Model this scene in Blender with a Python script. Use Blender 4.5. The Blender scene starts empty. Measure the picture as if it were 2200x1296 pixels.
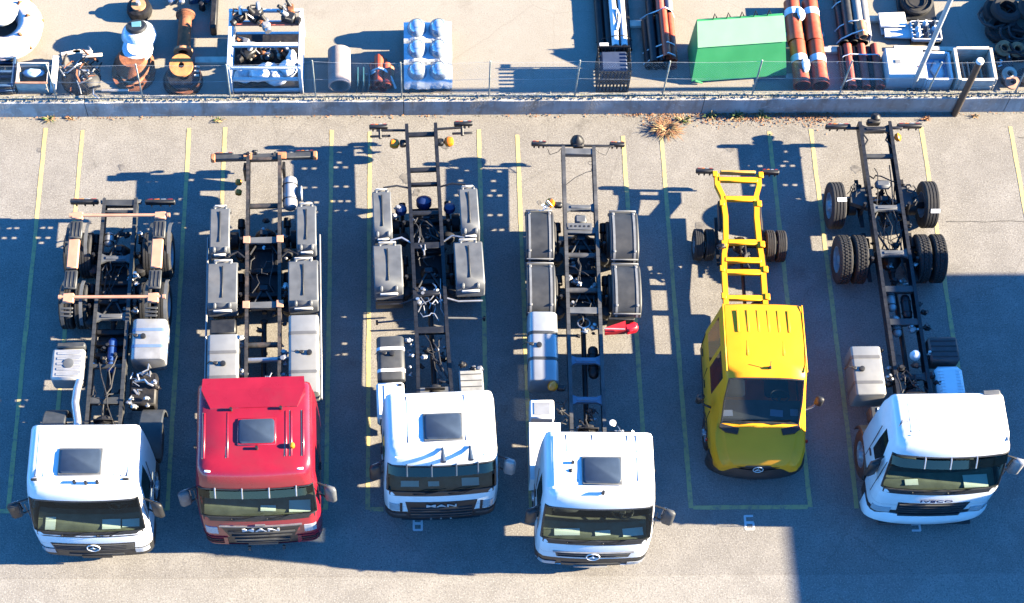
import bpy, bmesh, math, random
from mathutils import Vector, Matrix
R_ = math.radians
random.seed(11)
S = bpy.context.scene
COL = S.collection

# ------------------------------------------------------------------ camera
def cam_axes(pitch, yaw, roll):
    cp, sp = math.cos(pitch), math.sin(pitch)
    f = Vector((0, cp, -sp)); r = Vector((1, 0, 0)); u = r.cross(f)
    Z = Matrix.Rotation(yaw, 3, 'Z')
    f, r, u = Z @ f, Z @ r, Z @ u
    c, s = math.cos(roll), math.sin(roll)
    return r * c + u * s, u * c - r * s, f
cr, cu, cf = cam_axes(R_(63.16), R_(-.07), R_(-.24))
cam = bpy.data.cameras.new('camera'); co = bpy.data.objects.new('camera', cam); COL.objects.link(co)
co.matrix_world = Matrix(((cr.x, cu.x, -cf.x, -2.434), (cr.y, cu.y, -cf.y, -23.026), (cr.z, cu.z, -cf.z, 36.0), (0, 0, 0, 1)))
cam.sensor_width = 36.0; cam.lens = 3971 / 2200 * 36; cam.shift_x = (1100 - 877) / 2200
cam.clip_start = .5; cam.clip_end = 3000
S.camera = co

# ------------------------------------------------------------------ sky, sun, exposure
SUN_EL = 20.7                                   # low sun, straight from the right of the lot (+x)
W = bpy.data.worlds.new('World'); S.world = W; W.use_nodes = True
wn = W.node_tree.nodes; wl = W.node_tree.links; wn.clear()
sky = wn.new('ShaderNodeTexSky'); sky.sky_type = 'NISHITA'; sky.sun_disc = False
sky.sun_elevation = R_(SUN_EL); sky.sun_rotation = R_(90)
sky.altitude = 2500; sky.air_density = 1.0; sky.dust_density = .15; sky.ozone_density = 6.0
bg = wn.new('ShaderNodeBackground'); bg.inputs['Strength'].default_value = .088
wo = wn.new('ShaderNodeOutputWorld')
hs = wn.new('ShaderNodeHueSaturation'); hs.inputs['Saturation'].default_value = 1.15; hs.inputs['Value'].default_value = 1.0
wl.new(sky.outputs[0], hs.inputs['Color']); wl.new(hs.outputs[0], bg.inputs[0]); wl.new(bg.outputs[0], wo.inputs[0])
sl = bpy.data.lights.new('sun', 'SUN'); sl.energy = 5.0; sl.angle = R_(.5); sl.color = (1.0, .85, .61)
so = bpy.data.objects.new('sun', sl); COL.objects.link(so)
sd = Vector((math.cos(R_(SUN_EL)), 0.0, math.sin(R_(SUN_EL))))
so.rotation_euler = sd.to_track_quat('Z', 'Y').to_euler(); so.location = sd * 60
S.view_settings.view_transform = 'Standard'; S.view_settings.look = 'None'
S.view_settings.gamma = 1.0; S.view_settings.use_curve_mapping = False
S.view_settings.exposure = 2.8
S.render.engine = 'CYCLES'
S.cycles.max_bounces = 6; S.cycles.diffuse_bounces = 1; S.cycles.sample_clamp_indirect = .02; S.cycles.glossy_bounces = 3
S.cycles.transmission_bounces = 4; S.cycles.transparent_max_bounces = 8
S.cycles.use_denoising = True

# ------------------------------------------------------------------ materials
MATS = {}
def M(name, col, rough=.5, metal=0., var=.12, scale=6., bump=0., bscale=60., coat=0., dirt=None, dirt_amt=0., speck=None, spec=.5):
    """Principled material: base colour with noise variation, optional dirt patches, fine relief."""
    if name in MATS: return MATS[name]
    m = bpy.data.materials.new(name); m.use_nodes = True
    n = m.node_tree.nodes; l = m.node_tree.links
    b = n['Principled BSDF']
    b.inputs['Metallic'].default_value = metal; b.inputs['Roughness'].default_value = rough
    b.inputs['Coat Weight'].default_value = coat; b.inputs['Coat Roughness'].default_value = .06
    b.inputs['Specular IOR Level'].default_value = spec
    tc = n.new('ShaderNodeTexCoord')
    no = n.new('ShaderNodeTexNoise'); no.inputs['Scale'].default_value = scale; no.inputs['Detail'].default_value = 6
    l.new(tc.outputs['Object'], no.inputs['Vector'])
    mr = n.new('ShaderNodeMapRange'); mr.inputs[1].default_value = .3; mr.inputs[2].default_value = .7
    mr.inputs[3].default_value = 1 - var; mr.inputs[4].default_value = 1 + var
    l.new(no.outputs[0], mr.inputs[0])
    mx = n.new('ShaderNodeMix'); mx.data_type = 'RGBA'; mx.blend_type = 'MULTIPLY'; mx.inputs[0].default_value = 1
    mx.inputs[6].default_value = (*col, 1); l.new(mr.outputs[0], mx.inputs[7])
    out = mx.outputs[2]
    def over(src, c, amt):
        q = n.new('ShaderNodeMix'); q.data_type = 'RGBA'
        f = n.new('ShaderNodeMath'); f.operation = 'MULTIPLY'; f.inputs[1].default_value = amt
        l.new(src, f.inputs[0]); l.new(f.outputs[0], q.inputs[0]); l.new(out, q.inputs[6]); q.inputs[7].default_value = (*c, 1)
        return q.outputs[2]
    if dirt:
        d = n.new('ShaderNodeTexNoise'); d.inputs['Scale'].default_value = scale * .45; d.inputs['Detail'].default_value = 8; d.inputs['Roughness'].default_value = .65
        l.new(tc.outputs['Object'], d.inputs['Vector'])
        r = n.new('ShaderNodeMapRange'); r.inputs[1].default_value = .48; r.inputs[2].default_value = .68; l.new(d.outputs[0], r.inputs[0])
        out = over(r.outputs[0], dirt, dirt_amt)
    if speck:
        d = n.new('ShaderNodeTexNoise'); d.inputs['Scale'].default_value = speck[1]; d.inputs['Detail'].default_value = 2
        l.new(tc.outputs['Object'], d.inputs['Vector'])
        r = n.new('ShaderNodeMapRange'); r.inputs[1].default_value = .58; r.inputs[2].default_value = .66; l.new(d.outputs[0], r.inputs[0])
        out = over(r.outputs[0], speck[0], speck[2])
    l.new(out, b.inputs['Base Color'])
    rr = n.new('ShaderNodeMapRange'); rr.inputs[3].default_value = max(.02, rough * .8); rr.inputs[4].default_value = min(1, rough * 1.25)
    l.new(no.outputs[0], rr.inputs[0]); l.new(rr.outputs[0], b.inputs['Roughness'])
    if bump:
        bn = n.new('ShaderNodeTexNoise'); bn.inputs['Scale'].default_value = bscale; bn.inputs['Detail'].default_value = 4
        l.new(tc.outputs['Object'], bn.inputs['Vector'])
        bp = n.new('ShaderNodeBump'); bp.inputs['Strength'].default_value = bump; bp.inputs['Distance'].default_value = .02
        l.new(bn.outputs[0], bp.inputs['Height']); l.new(bp.outputs[0], b.inputs['Normal'])
    MATS[name] = m
    return m

def glass(name, tint, refl=.9, base=.05):
    if name in MATS: return MATS[name]
    m = bpy.data.materials.new(name); m.use_nodes = True
    n = m.node_tree.nodes; l = m.node_tree.links; n.clear()
    t = n.new('ShaderNodeBsdfTransparent'); t.inputs[0].default_value = (*tint, 1)
    g = n.new('ShaderNodeBsdfGlossy'); g.inputs['Roughness'].default_value = .03; g.inputs[0].default_value = (refl * .9, refl, refl * .93, 1)
    lw = n.new('ShaderNodeLayerWeight'); p = n.new('ShaderNodeMath'); p.operation = 'POWER'; p.inputs[1].default_value = 4.
    f = n.new('ShaderNodeMath'); f.operation = 'MULTIPLY_ADD'; f.inputs[1].default_value = .85 - base; f.inputs[2].default_value = base
    l.new(lw.outputs['Facing'], p.inputs[0]); l.new(p.outputs[0], f.inputs[0])
    x = n.new('ShaderNodeMixShader'); o = n.new('ShaderNodeOutputMaterial')
    l.new(f.outputs[0], x.inputs[0]); l.new(t.outputs[0], x.inputs[1]); l.new(g.outputs[0], x.inputs[2]); l.new(x.outputs[0], o.inputs[0])
    MATS[name] = m
    return m

def worn_paint(name, col, wear, under):
    """flat road paint rubbed through to the asphalt in patches"""
    m = M(name, col, .75, var=.10, scale=3.5, bump=.2, bscale=120)
    n = m.node_tree.nodes; l = m.node_tree.links
    b = n['Principled BSDF']; src = b.inputs['Base Color'].links[0].from_socket
    tc = n.new('ShaderNodeTexCoord')
    a = n.new('ShaderNodeTexNoise'); a.inputs['Scale'].default_value = 9; a.inputs['Detail'].default_value = 9; a.inputs['Roughness'].default_value = .75
    l.new(tc.outputs['Object'], a.inputs['Vector'])
    r = n.new('ShaderNodeMapRange'); r.inputs[1].default_value = .62 - wear * .3; r.inputs[2].default_value = .74 - wear * .2
    l.new(a.outputs[0], r.inputs[0])
    q = n.new('ShaderNodeMix'); q.data_type = 'RGBA'; q.inputs[7].default_value = (*under, 1)
    l.new(r.outputs[0], q.inputs[0]); l.new(src, q.inputs[6]); l.new(q.outputs[2], b.inputs['Base Color'])
    return m

def ground_mat(name, base, dark, light, stain, grain, stain_amt=.5, crack=True):
    """asphalt / concrete: aggregate grain, blotches, oil stains, hairline cracks"""
    m = bpy.data.materials.new(name); m.use_nodes = True
    n = m.node_tree.nodes; l = m.node_tree.links; b = n['Principled BSDF']
    b.inputs['Roughness'].default_value = .92; b.inputs['Specular IOR Level'].default_value = .25
    tc = n.new('ShaderNodeTexCoord')
    def noise(scale, detail=5, rough=.6):
        x = n.new('ShaderNodeTexNoise'); x.inputs['Scale'].default_value = scale; x.inputs['Detail'].default_value = detail; x.inputs['Roughness'].default_value = rough
        l.new(tc.outputs['Object'], x.inputs['Vector']); return x.outputs[0]
    def rng(s, a, c):
        r = n.new('ShaderNodeMapRange'); r.inputs[1].default_value = a; r.inputs[2].default_value = c; l.new(s, r.inputs[0]); return r.outputs[0]
    def mix(f, a, c, k=1.):
        q = n.new('ShaderNodeMix'); q.data_type = 'RGBA'
        if k != 1.:
            z = n.new('ShaderNodeMath'); z.operation = 'MULTIPLY'; z.inputs[1].default_value = k; l.new(f, z.inputs[0]); f = z.outputs[0]
        l.new(f, q.inputs[0])
        for i, v in ((6, a), (7, c)):
            if isinstance(v, tuple): q.inputs[i].default_value = (*v, 1)
            else: l.new(v, q.inputs[i])
        return q.outputs[2]
    c = mix(rng(noise(.55, 7), .35, .65), base, dark, .55)
    c = mix(rng(noise(2.3, 6, .7), .45, .72), c, light, .45)
    g = noise(grain, 3, .7)
    c = mix(rng(g, .50, .64), c, dark, .95)
    c = mix(rng(noise(grain * 1.5, 2), .54, .68), c, light, .95)
    c = mix(rng(noise(.9, 8, .68), .60, .74), c, stain, stain_amt)
    if crack:
        v = n.new('ShaderNodeTexVoronoi'); v.feature = 'DISTANCE_TO_EDGE'; v.inputs['Scale'].default_value = .28
        w = n.new('ShaderNodeTexNoise'); w.inputs['Scale'].default_value = 2.2; w.inputs['Detail'].default_value = 6; l.new(tc.outputs['Object'], w.inputs['Vector'])
        ad = n.new('ShaderNodeMix'); ad.data_type = 'VECTOR'; ad.inputs[0].default_value = .16
        l.new(tc.outputs['Object'], ad.inputs[4]); l.new(w.outputs['Color'], ad.inputs[5]); l.new(ad.outputs[1], v.inputs['Vector'])
        r = n.new('ShaderNodeMapRange'); r.inputs[1].default_value = .0; r.inputs[2].default_value = .0045; r.inputs[3].default_value = .2; r.inputs[4].default_value = 0
        l.new(v.outputs['Distance'], r.inputs[0]); c = mix(r.outputs[0], c, stain)
    l.new(c, b.inputs['Base Color'])
    bp = n.new('ShaderNodeBump'); bp.inputs['Strength'].default_value = .35; bp.inputs['Distance'].default_value = .012
    l.new(g, bp.inputs['Height']); l.new(bp.outputs[0], b.inputs['Normal'])
    return m

# ------------------------------------------------------------------ mesh helpers
def frame(axis):
    a = Vector(axis).normalized()
    t = Vector((0, 0, 1)) if abs(a.z) < .9 else Vector((1, 0, 0))
    u = a.cross(t).normalized(); return a, u, a.cross(u)

class MB:
    """collects shapes that become ONE mesh object"""
    def __init__(s): s.v = []; s.f = []
    def add(s, vs, fs):
        o = len(s.v); s.v += [tuple(p) for p in vs]; s.f += [tuple(i + o for i in f) for f in fs]; return s
    def box(s, c, d, bev=0., rot=None):
        hx, hy, hz = d[0] / 2, d[1] / 2, d[2] / 2; b = min(bev, hx * .9, hy * .9, hz * .9)
        vs = []; fs = []
        if b <= 0:
            vs = [Vector((x, y, z)) for x in (-hx, hx) for y in (-hy, hy) for z in (-hz, hz)]
            fs = [(0, 1, 3, 2), (4, 6, 7, 5), (0, 4, 5, 1), (2, 3, 7, 6), (0, 2, 6, 4), (1, 5, 7, 3)]
        else:
            ix = {}
            for x in (-1, 1):
                for y in (-1, 1):
                    for z in (-1, 1):
                        ix[x, y, z] = len(vs)
                        vs += [Vector((x * hx, y * (hy - b), z * (hz - b))), Vector((x * (hx - b), y * hy, z * (hz - b))), Vector((x * (hx - b), y * (hy - b), z * hz))]
                        k = ix[x, y, z]; fs.append((k, k + 1, k + 2))
            for q in (-1, 1):
                fs.append([ix[q, y, z] for y, z in ((-1, -1), (1, -1), (1, 1), (-1, 1))])
                fs.append([ix[x, q, z] + 1 for x, z in ((-1, -1), (1, -1), (1, 1), (-1, 1))])
                fs.append([ix[x, y, q] + 2 for x, y in ((-1, -1), (1, -1), (1, 1), (-1, 1))])
                for w in (-1, 1):
                    fs.append((ix[q, w, -1], ix[q, w, 1], ix[q, w, 1] + 1, ix[q, w, -1] + 1))
                    fs.append((ix[q, -1, w], ix[q, 1, w], ix[q, 1, w] + 2, ix[q, -1, w] + 2))
                    fs.append((ix[-1, q, w] + 1, ix[1, q, w] + 1, ix[1, q, w] + 2, ix[-1, q, w] + 2))
        m = Matrix.Translation(Vector(c))
        if rot: m = m @ Matrix.Rotation(rot[2], 4, 'Z') @ Matrix.Rotation(rot[1], 4, 'Y') @ Matrix.Rotation(rot[0], 4, 'X')
        return s.add([m @ p for p in vs], fs)
    def loft(s, rings, cap=True, closed=True, loop=False):
        n = len(rings[0]); vs = [p for r in rings for p in r]; fs = []; k = len(rings)
        for i in range(k if loop else k - 1):
            for j in range(n if closed else n - 1):
                a, b = i * n, ((i + 1) % k) * n; j2 = (j + 1) % n
                fs.append((a + j, a + j2, b + j2, b + j))
        if cap and not loop: fs += [tuple(range(n))[::-1], tuple(range((k - 1) * n, k * n))]
        return s.add(vs, fs)
    def cyl(s, p0, p1, r0, r1=None, n=14, cap=True):
        p0, p1 = Vector(p0), Vector(p1); r1 = r0 if r1 is None else r1; a, u, w = frame(p1 - p0)
        ring = lambda p, r: [p + (u * math.cos(t) + w * math.sin(t)) * r for t in [2 * math.pi * i / n for i in range(n)]]
        return s.loft([ring(p0, r0), ring(p1, r1)], cap)
    def tube(s, pts, r, n=7, cap=True):
        P = [Vector(p) for p in pts]; rings = []; up = None
        for i, p in enumerate(P):
            d = (P[min(i + 1, len(P) - 1)] - P[max(i - 1, 0)])
            a, u, w = frame(d)
            if up is not None:
                u = (up - a * up.dot(a)).normalized(); w = a.cross(u)
            up = u
            rings.append([p + (u * math.cos(t) + w * math.sin(t)) * r for t in [2 * math.pi * k / n for k in range(n)]])
        return s.loft(rings, cap)
    def lathe(s, prof, o=(0, 0, 0), axis=(0, 0, 1), n=20, cap=True):
        o = Vector(o); a, u, w = frame(axis)
        rings = [[o + a * h + (u * math.cos(t) + w * math.sin(t)) * max(r, .0005) for t in [2 * math.pi * k / n for k in range(n)]] for r, h in prof]
        return s.loft(rings, cap)
    def ring(s, o, axis, R, r, n=24, k=8):
        o = Vector(o); a, u, w = frame(axis); rings = []
        for i in range(n):
            t = 2 * math.pi * i / n; d = u * math.cos(t) + w * math.sin(t)
            rings.append([o + d * (R + r * math.cos(q)) + a * (r * math.sin(q)) for q in [2 * math.pi * j / k for j in range(k)]])
        return s.loft(rings, loop=True)
    def prism(s, poly, axis, a0, a1):
        """poly in the two other axes (cyclic order), extruded along axis 0/1/2"""
        def p3(q, a):
            return ((a, q[0], q[1]), (q[0], a, q[1]), (q[0], q[1], a))[axis]
        return s.loft([[p3(q, a0) for q in poly], [p3(q, a1) for q in poly]])
    def strip(s, prof, x0, x1, th, lip=0.):
        """sheet following a (y,z) profile across x0..x1, with thickness and turned-down side lips"""
        n = len(prof); nr = []
        for i in range(n):
            d = Vector((prof[min(i + 1, n - 1)][0] - prof[max(i - 1, 0)][0], prof[min(i + 1, n - 1)][1] - prof[max(i - 1, 0)][1])).normalized()
            nr.append((-d.y, d.x))
        sg = 1 if nr[n // 2][1] > 0 else -1
        rings = []
        for (y, z), (a, b) in zip(prof, nr):
            q = lambda x, o: (x, y + a * sg * o, z + b * sg * o)
            if lip: rings.append([q(x0, -lip), q(x0, -.02), q(x0 + .025, 0), q(x1 - .025, 0), q(x1, -.02), q(x1, -lip), q(x1 - .015, -lip), q(x1 - .02, -th - .01), q(x0 + .02, -th - .01), q(x0 + .015, -lip)])
            else: rings.append([q(x0, 0), q(x1, 0), q(x1, -th), q(x0, -th)])
        return s.loft(rings)
    def build(s, name, mat, parent=None, ang=38, loc=None, smooth=True):
        me = bpy.data.meshes.new(name); me.from_pydata(s.v, [], s.f)
        bm = bmesh.new(); bm.from_mesh(me); bmesh.ops.recalc_face_normals(bm, faces=bm.faces); bm.to_mesh(me); bm.free()
        if smooth:
            me.polygons.foreach_set('use_smooth', [True] * len(me.polygons)); me.set_sharp_from_angle(angle=R_(ang))
        me.materials.append(mat)
        o = bpy.data.objects.new(name, me); COL.objects.link(o)
        if parent: o.parent = parent
        if loc: o.location = loc
        return o

def tag(o, label, cat, group=None):
    o['label'] = label; o['category'] = cat
    if group: o['group'] = group
    return o
def thing(name, label, cat, loc=(0, 0, 0), rotz=0., group=None):
    o = bpy.data.objects.new(name, None); COL.objects.link(o); o.empty_display_size = .3
    o.location = loc; o.rotation_euler = (0, 0, R_(rotz)); return tag(o, label, cat, group)
def struct(o): o['kind'] = 'structure'; return o
def dup(o, parent=None, loc=None, rot=None):
    c = o.copy(); COL.objects.link(c)
    if parent: c.parent = parent
    if loc is not None: c.location = loc
    if rot is not None: c.rotation_euler = rot
    for ch in list(o.children): dup(ch, c)
    return c
def text_mb(body, size, extrude, place, squash=1., bold=0.):
    """flat lettering turned to mesh; place(x, y, z) maps letter-plane x / height / depth to 3D"""
    cu_ = bpy.data.curves.new('t', 'FONT'); cu_.body = body; cu_.size = size; cu_.offset = bold; cu_.extrude = extrude; cu_.align_x = 'CENTER'; cu_.align_y = 'CENTER'; cu_.resolution_u = 3
    ob = bpy.data.objects.new('t', cu_); COL.objects.link(ob)
    dg = bpy.context.evaluated_depsgraph_get(); me = bpy.data.meshes.new_from_object(ob.evaluated_get(dg))
    mb = MB(); mb.add([place(v.co.x * squash, v.co.y, v.co.z) for v in me.vertices], [tuple(p.vertices) for p in me.polygons])
    bpy.data.objects.remove(ob); bpy.data.curves.remove(cu_); bpy.data.meshes.remove(me)
    return mb
def jit(a): return random.uniform(-a, a)

# palette
m_black = M('black_plastic', (.011, .012, .014), .5, var=.3, scale=9)
m_frame = M('dark_chassis_paint', (.010, .011, .014), .42, var=.35, scale=7, dirt=(.03, .028, .026), dirt_amt=.5)
m_grime = M('oily_iron', (.012, .012, .014), .55, metal=.3, var=.5, scale=12, dirt=(.04, .034, .03), dirt_amt=.6)
m_alu = M('brushed_aluminium', (.33, .335, .34), .42, metal=.4, var=.12, scale=5, bump=.05, dirt=(.20, .20, .20), dirt_amt=.5)
m_steel = M('bright_steel', (.45, .45, .45), .35, metal=.8, var=.12, scale=10)
m_chrome = M('chrome', (.85, .85, .86), .1, metal=1., var=.03)
m_tyre = M('tyre_rubber', (.013, .013, .014), .8, var=.3, scale=14, bump=.15, bscale=90, dirt=(.04, .037, .034), dirt_amt=.5)
m_rim = M('wheel_steel', (.40, .41, .43), .4, metal=.4, var=.15, scale=10)
m_white = M('white_cab_paint', (.76, .76, .76), .3, var=.04, scale=2.5, coat=.4, dirt=(.52, .50, .47), dirt_amt=.35)
m_red = M('red_cab_paint', (.24, .007, .018), .28, var=.10, scale=2.5, coat=.6, dirt=(.19, .02, .025), dirt_amt=.5)
m_yellow = M('yellow_van_paint', (.85, .31, .010), .4, var=.04, scale=2.5, coat=.0, spec=.3, dirt=(.66, .26, .02), dirt_amt=.25)
m_glass = glass('windscreen_glass', (.60, .68, .60), .85, .07)
m_dglass = glass('side_glass', (.50, .53, .53))
m_vglass = glass('smoked_visor', (.10, .11, .12))
m_hatch = M('tinted_hatch', (.035, .05, .075), .18, var=.1)
m_dash = M('grey_dashboard', (.15, .15, .125), .7, var=.25, scale=5)
m_seat = M('cloth_seat', (.04, .042, .05), .9, var=.3, scale=20)
m_paper = M('white_paper', (.78, .80, .82), .7, var=.05)
m_amber = M('amber_lens', (.85, .22, .006), .3, var=.1, coat=.4)
m_redlens = M('red_lens', (.35, .01, .01), .25, var=.15, coat=.5)
m_lamp = M('clear_lamp', (.70, .74, .78), .12, metal=.5, var=.1, coat=.6)
m_hose = M('rubber_hose', (.015, .015, .017), .6, var=.2)
m_fgrey = M('grey_fender_plastic', (.082, .088, .095), .5, var=.2, scale=4, dirt=(.13, .125, .12), dirt_amt=.5)
m_fdark = M('dark_fender_plastic', (.032, .035, .038), .55, var=.2, scale=5, dirt=(.075, .075, .075), dirt_amt=.5)
m_peach = M('primed_bare_metal', (.42, .215, .14), .6, var=.12, scale=5)
# ------------------------------------------------------------------ the setting
m_asph = ground_mat('asphalt', (.205, .193, .175), (.125, .115, .105), (.30, .285, .26), (.05, .045, .042), 26, .45)
m_conc = ground_mat('apron_concrete', (.235, .222, .20), (.15, .14, .128), (.32, .305, .28), (.13, .12, .11), 24, .35, False)
m_yard = ground_mat('yard_concrete', (.26, .238, .20), (.205, .185, .155), (.30, .275, .235), (.11, .085, .06), 30, .35)
def sheet(name, x0, x1, y0, y1, z, mat, parent=None, nx=1, ny=1, wob=0.):
    mb = MB(); vs = []; fs = []
    for j in range(ny + 1):
        for i in range(nx + 1):
            e = wob if (j in (0, ny) or i in (0, nx)) else 0
            vs.append((x0 + (x1 - x0) * i / nx + jit(e) * (i in (0, nx)), y0 + (y1 - y0) * j / ny + jit(e) * (j in (0, ny)), z))
    for j in range(ny):
        for i in range(nx):
            a = j * (nx + 1) + i; fs.append((a, a + 1, a + nx + 2, a + nx + 1))
    return mb.add(vs, fs).build(name, mat, parent, smooth=False)
lot = struct(sheet('parking_lot', -400, 400, -600, 600, 0, m_asph))
apron = struct(sheet('concrete_apron', -120, 120, -60, -11.08, .004, m_conc, nx=300, wob=.012))
mb = MB(); mb.box((0, 40.29, -.3), (160, 80, 1.4), .02)
yard = struct(mb.build('storage_yard_slab', m_yard)); YZ = .4

m_line = worn_paint('yellow_line_paint', (.45, .36, .15), .45, (.20, .185, .15))
m_num = worn_paint('white_number_paint', (.6, .6, .6), .1, (.3, .28, .25))
LW = .092
lines = [(-10.70, -.3, -9.66), (-9.85, -.37, -9.60), (-7.41, -.32, -9.62), (-6.58, -.32, -9.60), (-4.14, -.40, -9.62), (-3.27, -.45, -9.62), (-.77, -.40, -9.62), (.11, -.55, -9.62),
         (2.52, -.6, -9.62), (3.40, -.62, -9.62), (5.87, -.5, -9.62), (6.83, -.45, -9.65), (9.36, -.4, -9.65), (11.40, -.4, -9.7), (-13.2, -.4, -9.6), (13.3, -.4, -9.7)]
for x, y0, y1 in lines:
    sheet('painted_line', x - LW / 2, x + LW / 2, y1, y0, .005, m_line, lot, 1, 24, .008)
for x0, x1 in ((3.40, 5.87), (-13.2, -10.70), (-7.62, -7.41), (-4.35, -4.14), (-3.27, -2.9)):
    sheet('painted_line', x0 + LW / 2 + .004, x1 - LW / 2 - .004, -9.66, -9.57, .005, m_line, lot, 8, 1, .006)
def digit(ch, x, y, w=.15, h=.28, s_=.045):
    seg = {'t': (0, h / 2, w, s_), 'm': (0, 0, w, s_), 'b': (0, -h / 2, w, s_), 'ul': (-w / 2, h / 4, s_, h / 2), 'ur': (w / 2, h / 4, s_, h / 2), 'll': (-w / 2, -h / 4, s_, h / 2), 'lr': (w / 2, -h / 4, s_, h / 2)}
    use = {'8': 't m b ul ur ll lr', '6': 't m b ul ll lr', '5': 't m b ul lr', '7': 't ur lr'}[ch].split(); grid = set(); c = s_ / 3; mb = MB()
    for k in use:
        a, b, ww, hh = seg[k]; ww, hh = (ww + s_ * .6, hh) if ww > hh else (ww, hh + s_ * .3)
        for i in range(int(round((a - ww / 2) / c)), int(round((a + ww / 2) / c))):
            for j in range(int(round((b - hh / 2) / c)), int(round((b + hh / 2) / c))): grid.add((i, j))
    for i, j in grid: mb.add([(x + i * c, y + j * c, .006), (x + i * c + c, y + j * c, .006), (x + i * c + c, y + j * c + c, .006), (x + i * c, y + j * c + c, .006)], [(0, 1, 2, 3)])
    return mb.build('painted_number', m_num, lot, smooth=False)
for ch, x, y in (('8', -2.24, -9.93), ('6', 4.58, -9.95), ('5', 7.99, -10.0), ('7', 1.2, -10.0)):
    digit(ch, x, y)
# seams in the asphalt, a trench cover strip
m_seam = M('seam_tar', (.06, .055, .05), .7, var=.3)
for x0, x1, y in ((9.6, 16, -2.9), (11.55, 16, -.72)):
    n = 22; vs = []; fs = []
    for i in range(n + 1):
        x = x0 + (x1 - x0) * i / n; yy = y + jit(.02); vs += [(x, yy, .005), (x, yy + .018, .005)]
        if i: fs.append((2 * i - 2, 2 * i, 2 * i + 1, 2 * i - 1))
    MB().add(vs, fs).build('tar_seam', m_seam, lot, smooth=False)

# oil drips and dark stains under and between the vehicles
m_oil = M('oil_stain', (.12, .112, .104), .8, var=.5, scale=9, dirt=(.17, .16, .145), dirt_amt=.9)
q = random.Random(3)
for k in range(34):
    x, y = q.choice((-8.7, -5.4, -1.8, 1.25, 4.75, 8.1, q.uniform(-11, 11))) + q.gauss(0, .7), q.uniform(-9.5, -.6); R = q.uniform(.03, .15); n = 18; ph = q.uniform(0, 6)
    pts = [(x + R * q.uniform(.7, 1.25) * math.cos(6.283 * i / n) * (1 + .3 * math.sin(2 * 6.283 * i / n + ph)), y + R * q.uniform(.7, 1.25) * math.sin(6.283 * i / n), .0042) for i in range(n)]
    MB().add(pts, [tuple(range(n))]).build('oil_stain', m_oil, lot, smooth=False)
# retaining wall with rough coping, in cast lengths
m_wall = M('stained_wall_concrete', (.42, .395, .36), .9, var=.35, scale=1.6, bump=.5, bscale=25, dirt=(.13, .13, .12), dirt_amt=.75, speck=((.60, .58, .53), 7, .5))
m_top = M('mossy_wall_top', (.24, .225, .185), .95, var=.45, scale=18, bump=.9, bscale=45, dirt=(.10, .12, .06), dirt_amt=.8, speck=((.42, .40, .34), 30, .8))
for nd in list(m_wall.node_tree.nodes):        # rain streaks: stretch the dirt downwards
    if nd.type == 'TEX_NOISE' and .6 < nd.inputs['Scale'].default_value < .8:
        mp = m_wall.node_tree.nodes.new('ShaderNodeMapping'); mp.inputs['Scale'].default_value = (1, 1, .18); nd.inputs['Scale'].default_value = 3.2
        m_wall.node_tree.links.new(nd.inputs['Vector'].links[0].from_socket, mp.inputs['Vector']); m_wall.node_tree.links.new(mp.outputs[0], nd.inputs['Vector'])
wall = thing('retaining_wall', 'low stained concrete wall with mossy top dividing lot and yard', 'wall', (0, 0, 0))
xs = [-30, -16.8, -9.75, -2.49, 4.35, 11.3, 18, 30]
for a, b in zip(xs[:-1], xs[1:]):
    n = int((b - a) / .25); rings = []
    for i in range(n + 1):
        x = a + .008 + (b - a - .016) * i / n; t = .585 + jit(.008)
        rings.append([(x, jit(.004), -.05), (x, jit(.006), t - .03), (x, .03, t), (x, .19, t), (x, .19, -.05)])
    MB().loft(rings).build('wall_length', m_wall, wall, 30)
    rings = []
    for i in range(n * 2 + 1):
        x = a + .012 + (b - a - .024) * i / n / 2; t = .588
        rings.append([(x, .035 + jit(.015), t - .02), (x, .045 + jit(.015), t + .012 + jit(.01)), (x, .11, t + .02 + jit(.012)), (x, .175 + jit(.01), t + .012 + jit(.01)), (x, .188, t - .02)])
    MB().loft(rings).build('wall_coping', m_top, wall, 60)
# drain slot dirt between wall and slab: gravel crumbs along the edge
m_grav = M('pale_grit', (.17, .16, .14), .95, var=.5, scale=25)
m_dirt = M('dark_soil', (.035, .032, .028), .95, var=.4, scale=10)
MB().box((0, .239, .25), (60, .098, .2)).build('drain_soil', m_dirt, wall)
mb = MB()
for i in range(1500):
    x = random.uniform(-13, 13); y = random.choice((random.gauss(.285, .022), random.gauss(.05, .03), random.uniform(.0, .3))); y = min(max(y, .03), .36)
    z = .61 if y < .19 else (.36 if y < .29 else .405); r = random.uniform(.008, .024)
    mb.box((x, y, z), (r * 2, r * random.uniform(1, 2.4), r * 1.2), r * .4, (jit(.6), jit(.6), jit(3)))
g = mb.build('grit_and_crumbs', m_grav, None, smooth=False); g['kind'] = 'stuff'; g['label'] = 'pale grit and crumbs along wall top'

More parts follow.
